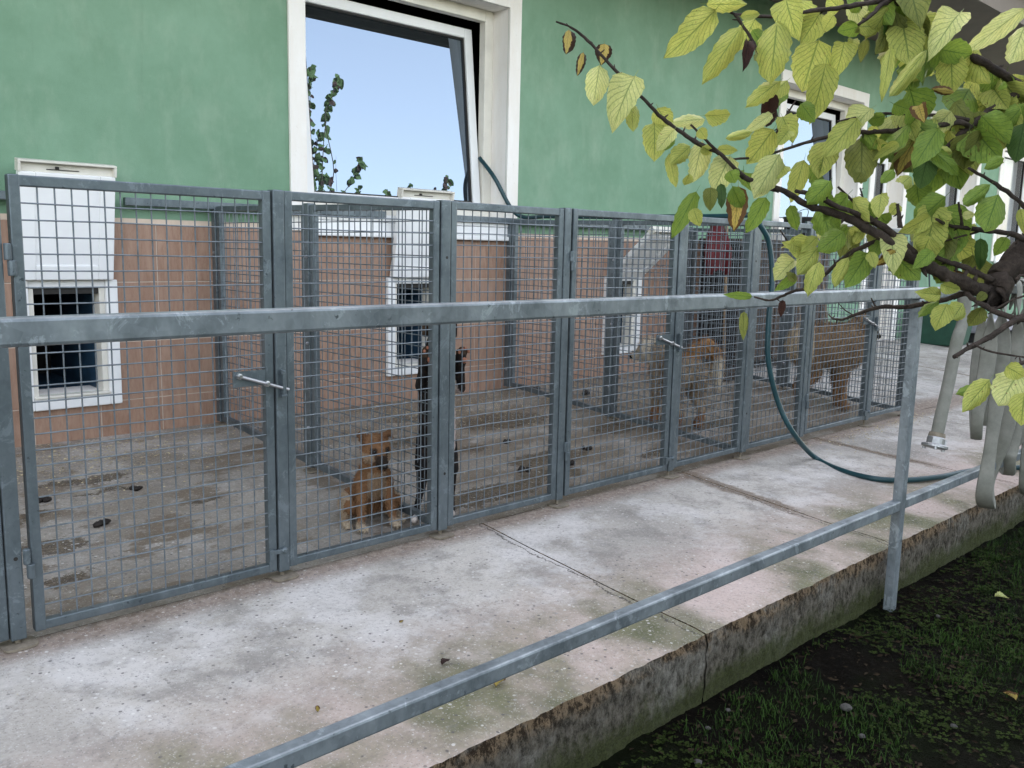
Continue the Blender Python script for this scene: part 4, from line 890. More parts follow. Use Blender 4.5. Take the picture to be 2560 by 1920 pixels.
L1 = [((265, -5), (230, 222), 225, 'y'), ((300, 110), (250, 280), 130, 'y'), ((415, 85), (285, 310), 190, 'y'), ((510, 100), (430, 222), 100, 'y'), ((405, 278), (285, 645), 265, 'y'), ((585, 290), (540, 492), 155, 'y'), ((455, 440), (370, 835), 200, 'y'), ((190, 555), (50, 685), 120, 'y'), ((690, 180), (520, 240), 125, 'g'), ((690, 185), (835, 180), 115, 'y'),
 ((975, 15), (940, 175), 150, 'y'), ((880, 105), (912, 305), 110, 'd'), ((1045, 180), (980, 305), 70, 'y'), ((905, 325), (850, 672), 82, 'y'), ((1155, 345), (880, 685), 105, 'y'), ((1050, 545), (1160, 530), 50, 'y'), ((1385, 85), (1200, 292), 210, 'p'), ((1825, 60), (1425, 362), 140, 'p'), ((1830, 180), (1720, 455), 170, 'p'), ((1322, 385), (1330, 655), 205, 'y'),
 ((1245, 340), (1500, 400), 170, 'g'), ((1340, 640), (1175, 610), 60, 'w'), ((920, 715), (1065, 780), 130, 'g'), ((1095, 730), (1130, 842), 110, 'w'), ((865, 800), (715, 845), 105, 'g'), ((672, 820), (455, 1060), 175, 'y'), ((470, 975), (400, 1225), 195, 'y'), ((705, 945), (700, 1275), 225, 'o'), ((1095, 925), (930, 1192), 170, 'w'), ((1230, 890), (1080, 1125), 170, 'g'),
 ((305, 1105), (210, 1415), 130, 'y'), ((485, 1250), (365, 1395), 150, 'g'), ((1155, 1100), (1100, 1315), 155, 'd'), ((1085, 1275), (1100, 1492), 170, 'g'), ((1445, 915), (1400, 1185), 190, 'o'), ((1625, 765), (1580, 935), 115, 'g'), ((1180, 1030), (1425, 1222), 110, 'g'), ((1592, 1275), (1395, 1425), 100, 'g'), ((1645, 1345), (1560, 1602), 205, 'g'), ((1825, 720), (1695, 885), 130, 'g'),
 ((1825, 850), (1762, 1135), 180, 'd'), ((840, 1340), (812, 1495), 115, 'y'), ((700, 1385), (720, 1500), 90, 'y'), ((925, 1170), (832, 1265), 80, 'g'), ((210, 1420), (272, 1595), 90, 'g'), ((1700, 575), (1650, 620), 50, 'g'), ((1690, 1095), (1535, 1170), 80, 'g'), ((800, 960), (840, 1060), 110, 'y'), ((960, 990), (790, 1090), 70, 'y'), ((700, 1190), (660, 1260), 120, 'o'),
 ((60, 970), (10, 1050), 140, 'y'), ((180, 930), (60, 1000), 90, 'y'), ((560, 60), (460, -20), 130, 'y'), ((700, -20), (590, 60), 150, 'g'), ((1040, 1220), (980, 1270), 110, 'y'), ((1330, 1060), (1180, 1050), 80, 'y'), ((1400, 1490), (1480, 1480), 60, 'p'), ((480, 1460), (440, 1530), 60, 'g'), ((640, 270), (630, 410), 80, 'y'), ((740, 270), (690, 440), 70, 'o')]
for b, t, w_, kk in L1: LF(D1_, b, t, w_, kk, random.uniform(1.34, 1.52), random.uniform(-.03, .03), None, random.uniform(-.4, .4))
L2 = [((605, 168), (388, 302), 105, 'g'), ((700, 180), (620, 325), 115, 'y'), ((1175, 115), (985, 232), 115, 'y'), ((1175, 255), (1080, 445), 165, 'y'), ((1415, 258), (1235, 402), 115, 'g'), ((1185, 355), (1082, 455), 110, 'g'), ((745, 365), (602, 605), 170, 'g'), ((612, 398), (510, 615), 95, 'y'), ((920, 375), (1115, 560), 190, 'g'), ((935, 348), (808, 462), 80, 'w'),
 ((392, 255), (310, 345), 90, 'y'), ((402, 325), (238, 535), 130, 'y'), ((405, 430), (330, 612), 120, 'y'), ((290, 330), (170, 300), 80, 'y'), ((245, 525), (118, 622), 75, 'g'), ((250, 560), (190, 500), 60, 'o'), ((1245, 655), (1110, 645), 105, 'y'), ((1295, 718), (1198, 892), 145, 'y'), ((1405, 715), (1318, 835), 130, 'y'), ((1535, 738), (1440, 885), 115, 'o'),
 ((1525, 265), (1528, 485), 85, 'd'), ((1705, 255), (1620, 395), 95, 'g'), ((1390, 550), (1325, 485), 70, 'w'), ((1250, 580), (1390, 640), 90, 'y'), ((1230, 470), (1200, 560), 50, 'w'), ((790, 190), (860, 330), 150, 'o'), ((820, 100), (900, 180), 120, 'g'), ((1310, 170), (1190, 250), 80, 'g'), ((960, 30), (900, 100), 90, 'y'), ((1080, 190), (1060, 260), 70, 'p'),
 ((650, 300), (700, 220), 60, 'y'), ((760, 360), (800, 450), 80, 'y'), ((1230, 700), (1130, 760), 80, 'g'), ((1800, 60), (1830, 250), 90, 'y'), ((1560, 640), (1500, 700), 70, 'o')]
for b, t, w_, kk in L2: LF(D2_, b, t, w_, kk, random.uniform(1.38, 1.48), random.uniform(-.03, .03), None, random.uniform(-.4, .4))
for b, t, w_, kk, d_ in [((1590, 1240), (1380, 1480), 135, 'y', 1.12), ((1790, 1190), (1640, 1440), 235, 'p', 1.10), ((1700, 1150), (1850, 1230), 120, 'y', 1.08), ((1830, 1330), (1800, 1570), 170, 'y', 1.07), ((1570, 1290), (1380, 1340), 90, 'g', 1.14)]: LF(D2_, b, t, w_, kk, d_, 0, None, random.uniform(-.2, .2))
for (u0, v0), (u1, v1), w_, kk, d_ in [((1860, 779), (1858, 846), 20, 'o', 1.54), ((1880, 741), (1815, 737), 18, 'g', 1.54), ((1957, 750), (1952, 790), 16, 'x', 1.5)]: put_leaf(TR, at(u0, v0, d_), at(u1, v1, d_), w_*d_/FPX, kk, 1, 0)
rg = random.Random(11); tries = 0
while NLEAF[0] < 297 and tries < 4000:
    tries += 1; sp, px = rg.choice(BR); p = rg.choice(sp); d = p-CAM; z = d.dot(fw); u = 1280+FPX*d.dot(rt)/z; v = 960-FPX*d.dot(up)/z
    if not (1900 < u < 2650 and -60 < v < 640): continue
    if not (u > 2250 and v < 330) and rg.random() < .92: continue
    base = p+Vector([rg.uniform(-.03, .03) for _ in range(3)])+fw*rg.uniform(-.02, .10); L = rg.uniform(.035, .060) if u < 2250 else rg.uniform(.05, .078)
    dr = (Vector((rg.uniform(-1, 1), rg.uniform(-1, 1), -1.1))).normalized(); put_leaf(TR, base, base+dr*L, L*rg.uniform(.55, .75), rg.choice('yyyggogp'), None, rg.uniform(-1, 1))

# fallen leaves
def fallen(u, v, z, L, kind, label, a):
    p = on(u, v, 'z', z); o = put_leaf(TR, p, p+Vector((math.cos(a)*L, math.sin(a)*L, .01)), L*.6, kind, 4, 0, (0, 0, 1)); o.parent = None; o.location = p+Vector((0, 0, .008)); o.name = 'fallen_leaf'
    tag(o, label, 'leaf', 'fallen leaves')
fallen(1240, 1722, .0, .05, 'w', 'crumpled yellow fallen leaf on the slab under the lower rail', .3)
fallen(1105, 1668, .0, .035, 'x', 'small brown fallen leaf on the slab above the lower rail', .1)
fallen(1393, 1272, .02, .03, 'x', 'dark scrap of leaf beside the foot of the middle door post', .2)
fallen(2486, 1495, GZ+.02, .055, 'p', 'pale yellow fallen leaf on the soil right of the railing post', -1.2)
fallen(2540, 1755, GZ+.02, .05, 'w', 'golden fallen leaf at the right edge of the soil', 1.2)
fallen(795, 1786, .0, .02, 'w', 'tiny yellow leaf scrap on the slab at the bottom left', 1.2)
fallen(1000, 1565, .0, .018, 'w', 'tiny pale leaf scrap in the middle of the slab', .2)

# ================================================================== DOGS
def blob_mesh(name, parts, voxel=.010, smooth=3, colf=None, loc=(0, 0, 0), rz=0.):
    """parts: (a, b, ra, rb) tapered capsules in local metres -> one continuous skin"""
    bm = bmesh.new()
    for (a, b, ra, rb) in parts:
        a, b = Vector(a), Vector(b); L = (b-a).length; n = max(1, int(L/(min(ra, rb)*.35))) if L > 1e-6 else 0
        for i in range(n+1):
            t = i/max(1, n); c = a.lerp(b, t); r = lerp(ra, rb, t)
            bmesh.ops.create_icosphere(bm, subdivisions=2 if r > .02 else 1, radius=r, matrix=Matrix.Translation(c))
    me = bpy.data.meshes.new(name); bm.to_mesh(me); bm.free(); o = bpy.data.objects.new(name, me); COL.objects.link(o)
    md = o.modifiers.new('r', 'REMESH'); md.mode = 'VOXEL'; md.voxel_size = voxel
    sm = o.modifiers.new('s', 'SMOOTH'); sm.iterations = smooth; sm.factor = .5
    dg = bpy.context.evaluated_depsgraph_get(); ev = o.evaluated_get(dg); m2 = bpy.data.meshes.new_from_object(ev); o.modifiers.clear(); o.data = m2; bpy.data.meshes.remove(me)
    m2.polygons.foreach_set('use_smooth', [True]*len(m2.polygons)); m2.materials.clear(); m2.materials.append(M['coat'])
    at_ = m2.color_attributes.new('Col', 'FLOAT_COLOR', 'POINT')
    for v in m2.vertices: at_.data[v.index].color = (*colf(v.co), 1)
    return o
def fur(o, n, L, colf, flow, wd=.0018, lift=.35, seed=3):
    rg = random.Random(seed); me = o.data; vs_, fs, cs = [], [], []; polys = me.polygons; areas = [p.area for p in polys]
    for p in rg.choices(list(polys), weights=areas, k=n):
        c = p.center+Vector([rg.uniform(-.004, .004) for _ in range(3)]); N = p.normal; fl = flow(c); d = (N*lift+(fl-N*fl.dot(N))*(1-lift)+Vector([rg.uniform(-.25, .25) for _ in range(3)])).normalized(); l = L(c)*rg.uniform(.6, 1.2)
        s_ = d.cross(N); s_ = (s_.normalized() if s_.length > .01 else N.orthogonal())*wd; tip = c+d*l+Vector((0, 0, -l*.18)); mid = c+d*l*.5+N*l*.05
        i = len(vs_); vs_ += [c-s_-N*.002, c+s_-N*.002, mid+s_*.7, mid-s_*.7, tip]; fs += [(i, i+1, i+2, i+3), (i+3, i+2, i+4)]; k_ = rg.uniform(.75, 1.2); col = tuple(min(1, x*k_) for x in colf(c)); cs += [col]*5
    m2 = bpy.data.meshes.new('coat_fur'); m2.from_pydata(vs_, [], fs); a = m2.color_attributes.new('Col', 'FLOAT_COLOR', 'POINT')
    for i, c in enumerate(cs): a.data[i].color = (*c, 1)
    m2.materials.append(M['coat']); f_ = bpy.data.objects.new('fur', m2); COL.objects.link(f_); return f_
def dog(label, loc, rz, parts, colf, eyes=(), nose=None, furn=0, furL=None, flow=None, voxel=.010, extra=None, group=None, toes=None):
    T = thing('dog', label, 'dog', loc, group); T.rotation_euler = (0, 0, rz)
    b = blob_mesh('body', parts, voxel, 3, colf); b.parent = T
    if furn: f_ = fur(b, furn, furL, colf, flow); f_.parent = T
    for e in eyes: q = MB(); q.tube([Vector(e[0])-Vector(e[1]).normalized()*.006, Vector(e[0]), Vector(e[0])+Vector(e[1]).normalized()*.004], [e[2]*.8, e[2], e[2]*.6], 10); raw(q, 'eye', M['eye'], T)
    if nose: q = MB(); c = Vector(nose[0]); r = nose[1]; q.tube([c-Vector((r*.7, 0, 0)), c, c+Vector((r*.6, 0, -r*.1))], [r*.75, r, r*.5], 10); raw(q, 'nose', M['eye'], T)
    return T, b
def raw(mb, name, mat, T, smooth=True):
    me = bpy.data.meshes.new(name); me.from_pydata([tuple(v) for v in mb.v], [], mb.f); me.materials.append(mat); me.polygons.foreach_set('use_smooth', [smooth]*len(me.polygons)); o = bpy.data.objects.new(name, me); COL.objects.link(o); o.parent = T; return o
def paw(x, y, s, dx=1):
    return [((x, y, s*.9), (x+.03*dx, y, s*.75), s, s*.85)]+[((x+.032*dx, y+t*s*.62, s*.55), (x+.050*dx, y+t*s*.75, s*.45), s*.40, s*.36) for t in (-1, -.33, .33, 1)]
# puppy, sitting
tan, cream, rust_, dk = (.235, .125, .062), (.46, .37, .27), (.17, .082, .040), (.025, .018, .014)
P = [((-.085, 0, .09), (-.03, 0, .17), .078, .080), ((-.03, 0, .17), (.015, 0, .27), .076, .062), ((.02, 0, .20), (.04, 0, .25), .058, .052), ((.015, 0, .28), (.035, 0, .335), .058, .056),
     ((.035, 0, .362), (.062, 0, .357), .068, .062), ((.06, .035, .335), (.075, .025, .330), .034, .028), ((.06, -.035, .335), (.075, -.025, .330), .034, .028), ((.085, 0, .340), (.135, 0, .305), .036, .024), ((.08, .026, .335), (.10, .02, .325), .026, .02), ((.08, -.026, .335), (.10, -.02, .325), .026, .02),
     ((.02, .045, .405), (.030, .070, .432), .022, .011), ((.030, .070, .432), (.060, .078, .405), .013, .007), ((.02, -.045, .405), (.030, -.070, .432), .022, .011), ((.030, -.070, .432), (.060, -.078, .405), .013, .007)]
for s_ in (-1, 1):
    P += [((.02, .05*s_, .225), (.045, .066*s_, .12), .038, .025), ((.045, .066*s_, .12), (.065, .078*s_, .03), .023, .018)]+paw(.065, .080*s_, .021)
    P += [((-.085, .065*s_, .09), (-.01, .105*s_, .095), .066, .042), ((-.01, .105*s_, .09), (-.055, .115*s_, .03), .035, .022), ((-.06, .115*s_, .024), (.005, .125*s_, .020), .020, .019)]+paw(.0, .128*s_, .020)
P += [((-.15, 0, .04), (-.2, .05, .03), .022, .012)]
def pcol(c):
    n = mnoise.noise(c*18)*.5+.5; base = [lerp(rust_[i], tan[i], n) for i in range(3)]
    def bl(col, f): return [lerp(base[i], col[i], max(0, min(1, f))) for i in range(3)]
    if c.z < .045 : base = bl(cream, (.05-c.z)/.025)
    if c.x > .03 and abs(c.y) < .045 and .09 < c.z < .26: base = bl((.27, .19, .125), .75)
    if abs(c.y) > .10 and c.z > .04 and c.x < .01: base = bl(cream, .7)
    if c.x > .10 and c.z > .27 and c.z < .345: base = bl(dk, (c.x-.10)/.025)
    if c.z > .345 and c.x > .085 and .018 < abs(c.y) < .046 and c.z < .378: base = bl(dk, .85)
    if c.z > .375 and abs(c.y) > .055: base = bl(dk, .35)
    if c.z > .30 and c.z < .35 and abs(c.y) > .03 and c.x > .04: base = bl(cream, .4)
    return base
dog('tan puppy with floppy ears and dark muzzle sitting behind the mesh', (1.50, .285, fz(.285)), R_(-104), P, pcol, [((.112, .030, .362), (1, .5, .2), .0085), ((.112, -.030, .362), (1, -.5, .2), .0085)], ((.160, 0, .303), .0145), 8000, lambda c: .007 if c.z > .28 else .013, lambda c: Vector((-.3, 0, -.9)) if c.z < .3 else Vector((-.8, 0, -.3)), .0065)
# upright black and white dog: belly to us, head behind the top rail
bp_ = lambda u, v, y=.12: on(u, v, 'y', y)
hx = bp_(1092, 1000).x+.034; T0 = Vector((hx, .14, fz(.14)))
def wv_(u, v, y): p = on(u, v, 'y', y); return p-T0
P = [(wv_(1094, 1110, .20), wv_(1092, 980, .18), .092, .088), (wv_(1092, 980, .18), wv_(1094, 905, .15), .088, .094), (wv_(1094, 905, .15), wv_(1096, 860, .14), .07, .058),
     (wv_(1098, 812, .13), wv_(1100, 800, .12), .075, .072), (wv_(1098, 822, .09), wv_(1092, 838, .02), .040, .027), (wv_(1068, 800, .14), wv_(1062, 835, .13), .026, .018), (wv_(1128, 800, .14), wv_(1136, 838, .13), .028, .017),
     (wv_(1072, 1100, .2), wv_(1058, 1165, .17), .062, .042), (wv_(1058, 1165, .17), wv_(1052, 1225, .26), .034, .022), (wv_(1052, 1225, .26), wv_(1040, 1282, .22), .020, .018), (wv_(1040, 1288, .22), wv_(1036, 1300, .13), .020, .020),
     (wv_(1112, 1110, .2), wv_(1126, 1170, .17), .062, .042), (wv_(1126, 1170, .17), wv_(1128, 1225, .26), .034, .022), (wv_(1128, 1225, .26), wv_(1130, 1280, .2), .020, .018), (wv_(1130, 1280, .2), wv_(1128, 1287, .13), .020, .020),
     (wv_(1112, 905, .13), wv_(1150, 970, .09), .040, .028), (wv_(1150, 970, .09), wv_(1152, 915, .045), .026, .020), (wv_(1072, 905, .13), wv_(1052, 965, .12), .040, .028), (wv_(1052, 965, .12), wv_(1064, 905, .05), .024, .020), (wv_(1094, 1060, .28), wv_(1100, 1150, .33), .02, .01)]
PW = wv_(1152, 895, .036); P += [(PW+Vector((0, 0, -.02)), PW+Vector((0, 0, .01)), .027, .026)]+[(PW+Vector((dx, -.003, .02)), PW+Vector((dx*1.35, -.010, dz)), .012, .010) for dx, dz in ((-.021, .036), (-.007, .048), (.008, .048), (.022, .036))]
PL = wv_(1066, 893, .036); P += [(PL+Vector((0, 0, -.02)), PL+Vector((0, 0, .01)), .025, .025)]+[(PL+Vector((dx, -.003, .02)), PL+Vector((dx*1.35, -.010, dz)), .011, .010) for dx, dz in ((-.020, .036), (-.007, .046), (.008, .046), (.021, .036))]
def bcol(c):
    b = [.012, .011, .012]; wht = [.58, .52, .48]
    if c.y < .085 and .0 < c.x < .082 and .25 < c.z < .86: b = [.50, .41, .38]
    if c.y < .03 and abs(c.x) < .05 and .62 < c.z < .93: b = wht
    if c.z < .055 and c.y < .03: b = wht
    if c.z > .55 and (c.y < -.066 or abs(c.x) > .083): b = [.055, .035, .022] if c.z > .80 else [.014, .012, .012]
    return b
T, b = dog('black and white dog standing upright against the mesh behind the wide post', T0, 0, P, bcol, [(wv_(1086, 806, .065), (-.3, -1, .1), .008), (wv_(1108, 806, .065), (.3, -1, .1), .008)], None, 0, None, None, .008)
for (pc, nm) in ((PW, 1), (PL, 2)):
    q = MB(); q.lathe(pc+Vector((0, -.024, -.008)), [(.015, 0), (.013, .005), (.006, .007)], 10, (0, -1, 0))
    for dx, dz in ((-.026, .032), (-.009, .046), (.010, .046), (.028, .032)): q.lathe(pc+Vector((dx, -.019, dz-.002)), [(.0085, 0), (.007, .004), (.003, .005)], 8, (0, -1, 0))
    raw(q, 'paw_pads', M['pad'], T)
# big shaggy dogs
def big_dog(label, loc, rz, h, ln, colf, headp, tail, furn=11000, wide=1.0):
    z = h*.66; x0, x1 = -ln/2, ln/2
    P = [((x0, 0, z), (x0+ln*.5, 0, z*.985), .125*wide, .125*wide), ((x0+ln*.5, 0, z*.985), (x1, 0, z*.97), .13*wide, .14*wide), ((x1-.02, 0, z*.9), (x1+.02, 0, z*.93), .12*wide, .11*wide)]
    hb, hs, mz = headp                       # head centre, head radius, muzzle tip
    P += [((x1, 0, z*1.05), Vector(hb)*.9+Vector((x1*.1, 0, z*.1)), .12, .095), (hb, Vector(hb)+(Vector(mz)-Vector(hb))*.3, hs, hs*.85), (Vector(hb)+(Vector(mz)-Vector(hb))*.4, mz, hs*.52, hs*.34)]
    for s_ in (-1, 1):
        e = Vector(hb)+Vector((-.02, s_*hs*.75, hs*.6)); P += [(e, e+Vector((.0, s_*.035, -.05)), .030, .016)]
        P += [((x1-.01, .085*s_, z*.85), (x1-.025, .09*s_, z*.42), .062, .040), ((x1-.025, .09*s_, z*.42), (x1, .09*s_, .035), .036, .030)]+paw(x1, .09*s_, .034)
        P += [((x0, .08*s_, z*.88), (x0+.05, .095*s_, z*.55), .095, .058), ((x0+.05, .095*s_, z*.55), (x0-.045, .095*s_, z*.30), .05, .032), ((x0-.045, .095*s_, z*.30), (x0-.02, .095*s_, .035), .030, .028)]+paw(x0-.02, .095*s_, .032)
    for i in range(len(tail)-1): P.append((tail[i][0], tail[i+1][0], tail[i][1], tail[i+1][1]))
    d = (Vector(mz)-Vector(hb)).normalized(); sd_ = d.cross(Vector((0, 0, 1))).normalized(); eb = Vector(hb)+d*hs*.82+Vector((0, 0, hs*.25))
    q = MB()
    T, b = dog(label, loc, rz, P, colf, [(eb+sd_*hs*.42, d+sd_*.4, .011), (eb-sd_*hs*.42, d-sd_*.4, .011)], None, furn, lambda c: .022 if c.z < .2 else .042, lambda c: Vector((-.45, 0, -.85)), .013)
    c = Vector(mz)+d*hs*.30; q.tube([c-d*.015, c, c+d*.01], [.014, .019, .009], 10); raw(q, 'nose', M['eye'], T); return T
def col3(c):
    n = mnoise.noise(c*9)*.5+.5; b = [lerp((.42, .33, .235)[i], (.28, .20, .13)[i], n) for i in range(3)]; cr = (.72, .63, .50)
    f = 0
    if c.x > .16 and c.z > .40: f = .85
    if c.z > .5 and c.x < -.12: b = [.36, .19, .08]
    if c.y < -.15 and c.z < .52: f = .9
    if c.z < .12: b = [.30, .15, .07]
    return [lerp(b[i], cr[i], f) for i in range(3)]
big_dog('shaggy tan and cream dog with a plumed tail, turned away in the farthest kennel', (4.43, .76, fz(.76)), R_(74), .68, .26, col3, ((.24, .07, .52), .080, (.30, .17, .47)), [((-.13, 0, .46), .05), ((-.16, -.03, .56), .055), ((-.19, -.10, .59), .055), ((-.20, -.17, .54), .045), ((-.20, -.20, .42), .036), ((-.20, -.205, .30), .022)], 11000, .82)
def col4(c):
    n = mnoise.noise(c*8)*.5+.5; b = [lerp((.34, .225, .13)[i], (.215, .135, .078)[i], n) for i in range(3)]; cr = (.68, .56, .40)
    f = 0
    if c.x < -.14 and c.z > .42: f = .6
    if c.z < .3: b = [.27, .15, .075]
    if c.x > .36: b = [.05, .045, .03]
    return [lerp(b[i], cr[i], f) for i in range(3)]
big_dog('big fluffy tan dog standing side-on behind the farthest mesh door', (6.13, .52, fz(.52)), R_(-46), .80, .30, col4, ((.27, .0, .69), .092, (.40, .0, .61)), [((-.14, 0, .56), .05), ((-.19, 0, .56), .05), ((-.22, .0, .46), .03)], 15000, 1.42)

# ================================================================== THINGS STACKED BEYOND THE KENNELS
M['black'] = plain('black_plastic', (.022, .021, .022), .55, 0, .4, 9); M['wood'] = plain('weathered_wood', (.24, .17, .11), .85, 0, .35, 22); M['darkwood'] = plain('dark_boards', (.060, .045, .036), .85, 0, .45, 14)
M['red'] = plain('red_cloth', (.085, .007, .010), .85, 0, .25, 9); M['greenp'] = plain('dark_green_plastic', (.02, .07, .045), .5, 0, .3, 6); M['greyp'] = plain('lilac_grey_plastic', (.30, .30, .34), .5, 0, .1, 6)
T = thing('storage_cabinet', 'dark slatted storage cabinet against the wall beyond the kennels', 'cabinet', (7.6, 2.0, fz(2)))
zb0 = fz(2.0)
MB().box(6.72, 8.5, 1.78, 2.2, zb0+.06, 1.42).build('carcass', M['black'], T); MB().box(6.68, 8.54, 1.74, 2.22, 1.422, 1.455).build('top', M['darkwood'], T, bevel=.004)
for i in range(13):
    x = 6.74+i*.135
    MB().box(x, x+.118, 1.762, 1.7795, zb0+.08, 1.39).build('board', M['darkwood'], T, bevel=.002)
for x in (6.72, 7.58, 8.44): MB().box(x, x+.06, 1.74, 1.8, zb0, zb0+.06).build('leg', M['darkwood'], T)
J = MB(); n_ = 9; pts = []; JX = on(1790, 620, 'y', 1.66).x
for i in range(n_+1):
    t = i/n_
    for j in range(13):
        th = j/12*2*math.pi; wd = lerp(.07, .17, min(1, t*3))*(1+.12*math.sin(3*th+i)); pts.append(Vector((JX+math.cos(th)*wd*.75, 1.66+math.sin(th)*.055*(1+.3*math.sin(5*th)), 1.58-.42*t+.01*math.sin(7*th))))
J.v = pts
for i in range(n_):
    for j in range(12): J.face((i*13+j, i*13+j+1, (i+1)*13+j+1, (i+1)*13+j))
J.tube([(JX-.09, 1.66, 1.50), (JX-.14, 1.64, 1.34), (JX-.13, 1.63, 1.12)], [.04, .045, .035], 9); J.tube([(JX+.09, 1.66, 1.50), (JX+.15, 1.64, 1.34), (JX+.14, 1.63, 1.12)], [.04, .045, .035], 9)
tag(J.build('jacket', M['red'], smooth=True), 'red jacket hanging in front of the dark storage cabinet', 'jacket')
def stick(name, label, cat, a, b, r, head=None):
    T = thing(name, label, cat, a); MB().tube([a, b], r, 8).build('handle', M['wood'], T)
    if head: head(T)
stick('broom', 'wooden broom handle leaning against the dark cabinet beside the red jacket', 'broom', (JX+.12, 1.58, fz(1.58)), (JX+.24, 1.72, 1.62), .014, lambda T: MB().box(JX, JX+.25, 1.54, 1.62, fz(1.58), fz(1.58)+.10).build('bristles', M['darkwood'], T, bevel=.01))
stick('shovel', 'long-handled shovel leaning right of the broom, blade up', 'shovel', (7.75, 1.6, fz(1.6)), (7.62, 1.71, 1.50), .015, lambda T: MB().obox((7.52, 1.70, 1.46), (.20, 0, .03), (0, .02, 0), (.01, .01, .26)).build('blade', M['galv'], T, bevel=.008))
stick('rake', 'thin wooden rake handle leaning at the right end of the dark cabinet', 'rake', (8.3, 1.55, fz(1.55)), (8.05, 1.73, 1.66), .013, lambda T: MB().box(7.86, 8.24, 1.72, 1.745, 1.63, 1.66).build('rake_head', M['galv'], T))
bk_ = MB(); bk_.lathe((8.15, 1.98, 1.456), [(.13, 0), (.16, .24), (.17, .245), (.17, .26), (.155, .26), (.125, .02)], 20); T = thing('bucket', 'black bucket standing on top of the dark cabinet', 'bucket', (8.15, 1.98, 1.456)); bk_.build('body', M['black'], T, smooth=True); MB().tube(smooth_path([(8.0, 1.98, 1.70), (8.05, 1.93, 1.77), (8.15, 1.90, 1.80), (8.25, 1.93, 1.77), (8.3, 1.98, 1.70)], 5), .004, 6).build('handle', M['galv'], T)
# green bin, low bench, at the far end
T = thing('green_bin', 'dark green lidded bin by the wall far beyond the end kennel post', 'bin', (11.75, 1.75, fz(1.75))); z = fz(1.75)
g_ = MB(); g_.v = [Vector(p) for p in [(11.5, 1.5, z), (12.0, 1.5, z), (12.0, 2.0, z), (11.5, 2.0, z), (11.46, 1.45, z+.42), (12.05, 1.45, z+.42), (12.05, 2.05, z+.42), (11.46, 2.05, z+.42)]]
for f_ in ((0, 3, 2, 1), (4, 5, 6, 7), (0, 1, 5, 4), (1, 2, 6, 5), (2, 3, 7, 6), (3, 0, 4, 7)): g_.face(f_)
g_.build('body', M['greenp'], T, bevel=.02); MB().box(11.44, 12.07, 1.43, 2.07, z+.421, z+.46).build('lid', M['greenp'], T, bevel=.012)
T = thing('bench', 'low pale grey bench with dark space beneath, behind the hanging fire hose', 'bench', (13.0, 1.7, fz(1.7))); z = fz(1.7)
MB().box(12.3, 13.9, 1.4, 1.9, z+.14, z+.34).build('seat', M['greyp'], T, bevel=.03)
for x in (12.4, 13.1, 13.7): MB().box(x, x+.1, 1.5, 1.85, z, z+.139).build('leg', M['black'], T)
dp = thing('downpipe', 'thin steel hook bracket on the green wall above the bench', 'bracket', (12.0, YW, 1.3)); MB().tube(smooth_path([(11.75, YW-.01, 1.30), (11.75, YW-.08, 1.36), (11.95, YW-.10, 1.38), (12.1, YW-.08, 1.30), (12.3, YW-.05, .9), (12.4, YW-.02, .7)], 5), .012, 8).build('hook', M['galv'], dp)

# ================================================================== GARDEN BEHIND THE CAMERA (tree mirrored in the big window, added shade foliage)
def reflect_dir(u, v):
    d = ray(u, v).normalized(); t = R_(6); n = Vector((0, -math.cos(t), math.sin(t))); o = on(u, v, 'y', 2.5); return o, (d-2*d.dot(n)*n)
def mpt(u, v, y): o, d = reflect_dir(u, v); return o+d*((y-o.y)/d.y)
T2 = thing('mirrored_plum_tree', 'second plum tree standing in the garden, seen mirrored in the big window', 'tree', (mpt(760, 480, -2.9).x, -2.9, GZ))
T2.name = 'plum_tree'
def shoot(px, y, leafn, r=.008, kinds='dddx', ls=.13):  # dark and dead leaf colours paint the backlit silhouettes of the reflection
    pts = smooth_path([mpt(u, v, y+random.uniform(-.1, .1)) for u, v in px], 5); rr = [lerp(r, r*.35, i/(len(pts)-1)) for i in range(len(pts))]
    MB().tube(pts, rr, 6).build('branch', M['bark'], T2, smooth=True)
    for i in range(int(leafn*1.9)):
        p = random.choice(pts[2:] if len(pts) > 4 else pts); a = random.uniform(0, 6.28); L = ls*random.uniform(.7, 1.2)
        put_leaf(T2, p, p+Vector((math.cos(a)*L*.7, math.sin(a)*L*.5, random.uniform(-.9, .5)*L)), L*.62, random.choice(kinds), None, random.uniform(-.8, .8), (0, 1, 0))
Y_ = -2.9
shoot([(775, 530), (778, 420), (776, 330), (780, 240), (783, 175), (787, 165)], Y_, 26)
shoot([(790, 540), (800, 440), (812, 330), (830, 260), (845, 215), (857, 185)], Y_, 24)
shoot([(800, 520), (830, 430), (815, 300), (838, 230), (852, 210)], Y_, 12); shoot([(770, 500), (775, 440), (790, 370), (800, 330)], Y_, 14)
shoot([(815, 545), (840, 500), (870, 460), (890, 425), (905, 400)], Y_, 16); shoot([(800, 550), (860, 510), (880, 490), (900, 470)], Y_, 12); shoot([(775, 560), (790, 500), (800, 470), (806, 440)], Y_, 18); shoot([(835, 480), (835, 430), (838, 390)], Y_, 0, .003)
shoot([(770, 560), (830, 520), (880, 505), (930, 500), (960, 505)], Y_, 26)
shoot([(1120, 540), (1115, 500), (1112, 470), (1118, 440)], Y_-1.5, 14, .005); shoot([(1100, 540), (1095, 510), (1085, 475)], Y_-1.5, 8, .005); shoot([(1020, 540), (1018, 500), (1022, 465)], Y_-1.5, 8, .005); shoot([(960, 540), (958, 510), (962, 480)], Y_-1.5, 6, .005)
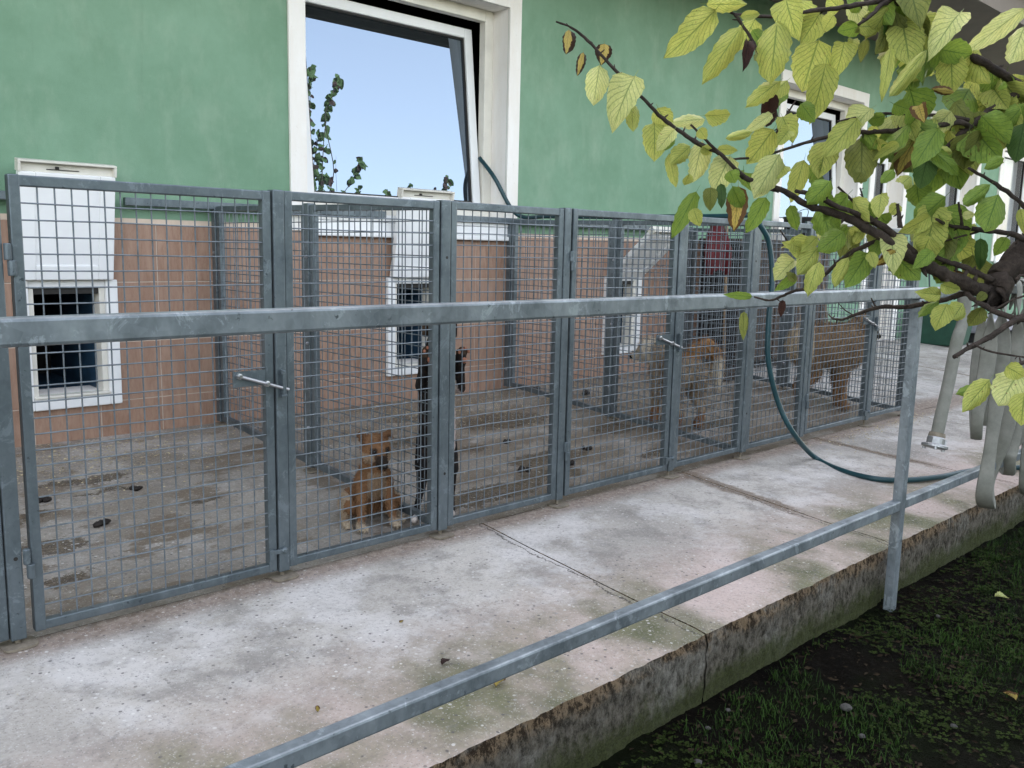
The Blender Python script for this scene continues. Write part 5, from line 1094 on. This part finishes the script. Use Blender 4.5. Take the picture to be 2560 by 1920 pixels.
b0 = mpt(790, 560, Y_); MB().tube(smooth_path([Vector((T2.location.x, Y_, GZ-.1)), Vector((T2.location.x+.03, Y_, 1.2)), Vector((b0.x, Y_, 2.4)), b0], 5), [.07-.0035*i for i in range(16)], 10, jit=.05).build('trunk', M['bark'], T2, smooth=True)
# unseen foliage row added across the garden to block low sky light
hg = MB(); rg = random.Random(5); M['shade_hedge'] = plain('shade_hedge_leaves', (.030, .055, .016), .7, 0, .5, 3)
for i in range(15000):
    x = rg.uniform(-30, 45); h = 3.4+.9*mnoise.noise(Vector((x*.35, 0, 0)))+.5*mnoise.noise(Vector((x*1.3, 0, 4))); z = GZ+h*(rg.random()**.8); y = -15+rg.uniform(-1, 1)*1.0*(1-.5*z/4); s_ = rg.uniform(.12, .30)
    a = Vector([rg.uniform(-1, 1) for _ in range(3)]).normalized(); b = a.orthogonal().normalized(); c = Vector((x, y, z)); hg.quad(c-a*s_, c+b*s_*.7, c+a*s_, c-b*s_*.7)
H_ = thing('shade_hedge', 'tall dark foliage row, unseen, added across the lawn to darken the horizon', 'shade_hedge', (5, -15, GZ)); o = hg.build('foliage', M['shade_hedge'], H_); o['kind'] = 'stuff'
MB().box(-30, 45, -15.5, -14.6, GZ, 2.3).build('shade_core', M['shade_hedge'], H_)

# unseen crown added behind and above the camera to shade soil and rail fronts
cr = MB(); rg = random.Random(21)
for i in range(5200):
    c = Vector((rg.gauss(1.6, 1.3), rg.gauss(-4.3, .55), rg.gauss(2.45, .38)))
    if c.y > -3.35 or c.z > 3.3: continue
    a = Vector([rg.uniform(-1, 1) for _ in range(3)]).normalized(); b = a.orthogonal().normalized(); s_ = rg.uniform(.03, .05); cr.quad(c-a*s_, c+b*s_*.6, c+a*s_, c-b*s_*.6)
o = cr.build('shade_crown', LM['g'], TR); o['kind'] = 'stuff'
for i in range(9):
    e = Vector((rg.gauss(1.6, 1.0), -4.2+rg.uniform(-.5, .5), rg.uniform(2.1, 2.9))); st = tk[-8]
    MB().tube(smooth_path([st, st.lerp(e, .5)+Vector((0, 0, .2)), e], 5), [.022-.0018*q for q in range(11)], 7).build('branch', M['bark'], TR, smooth=True)
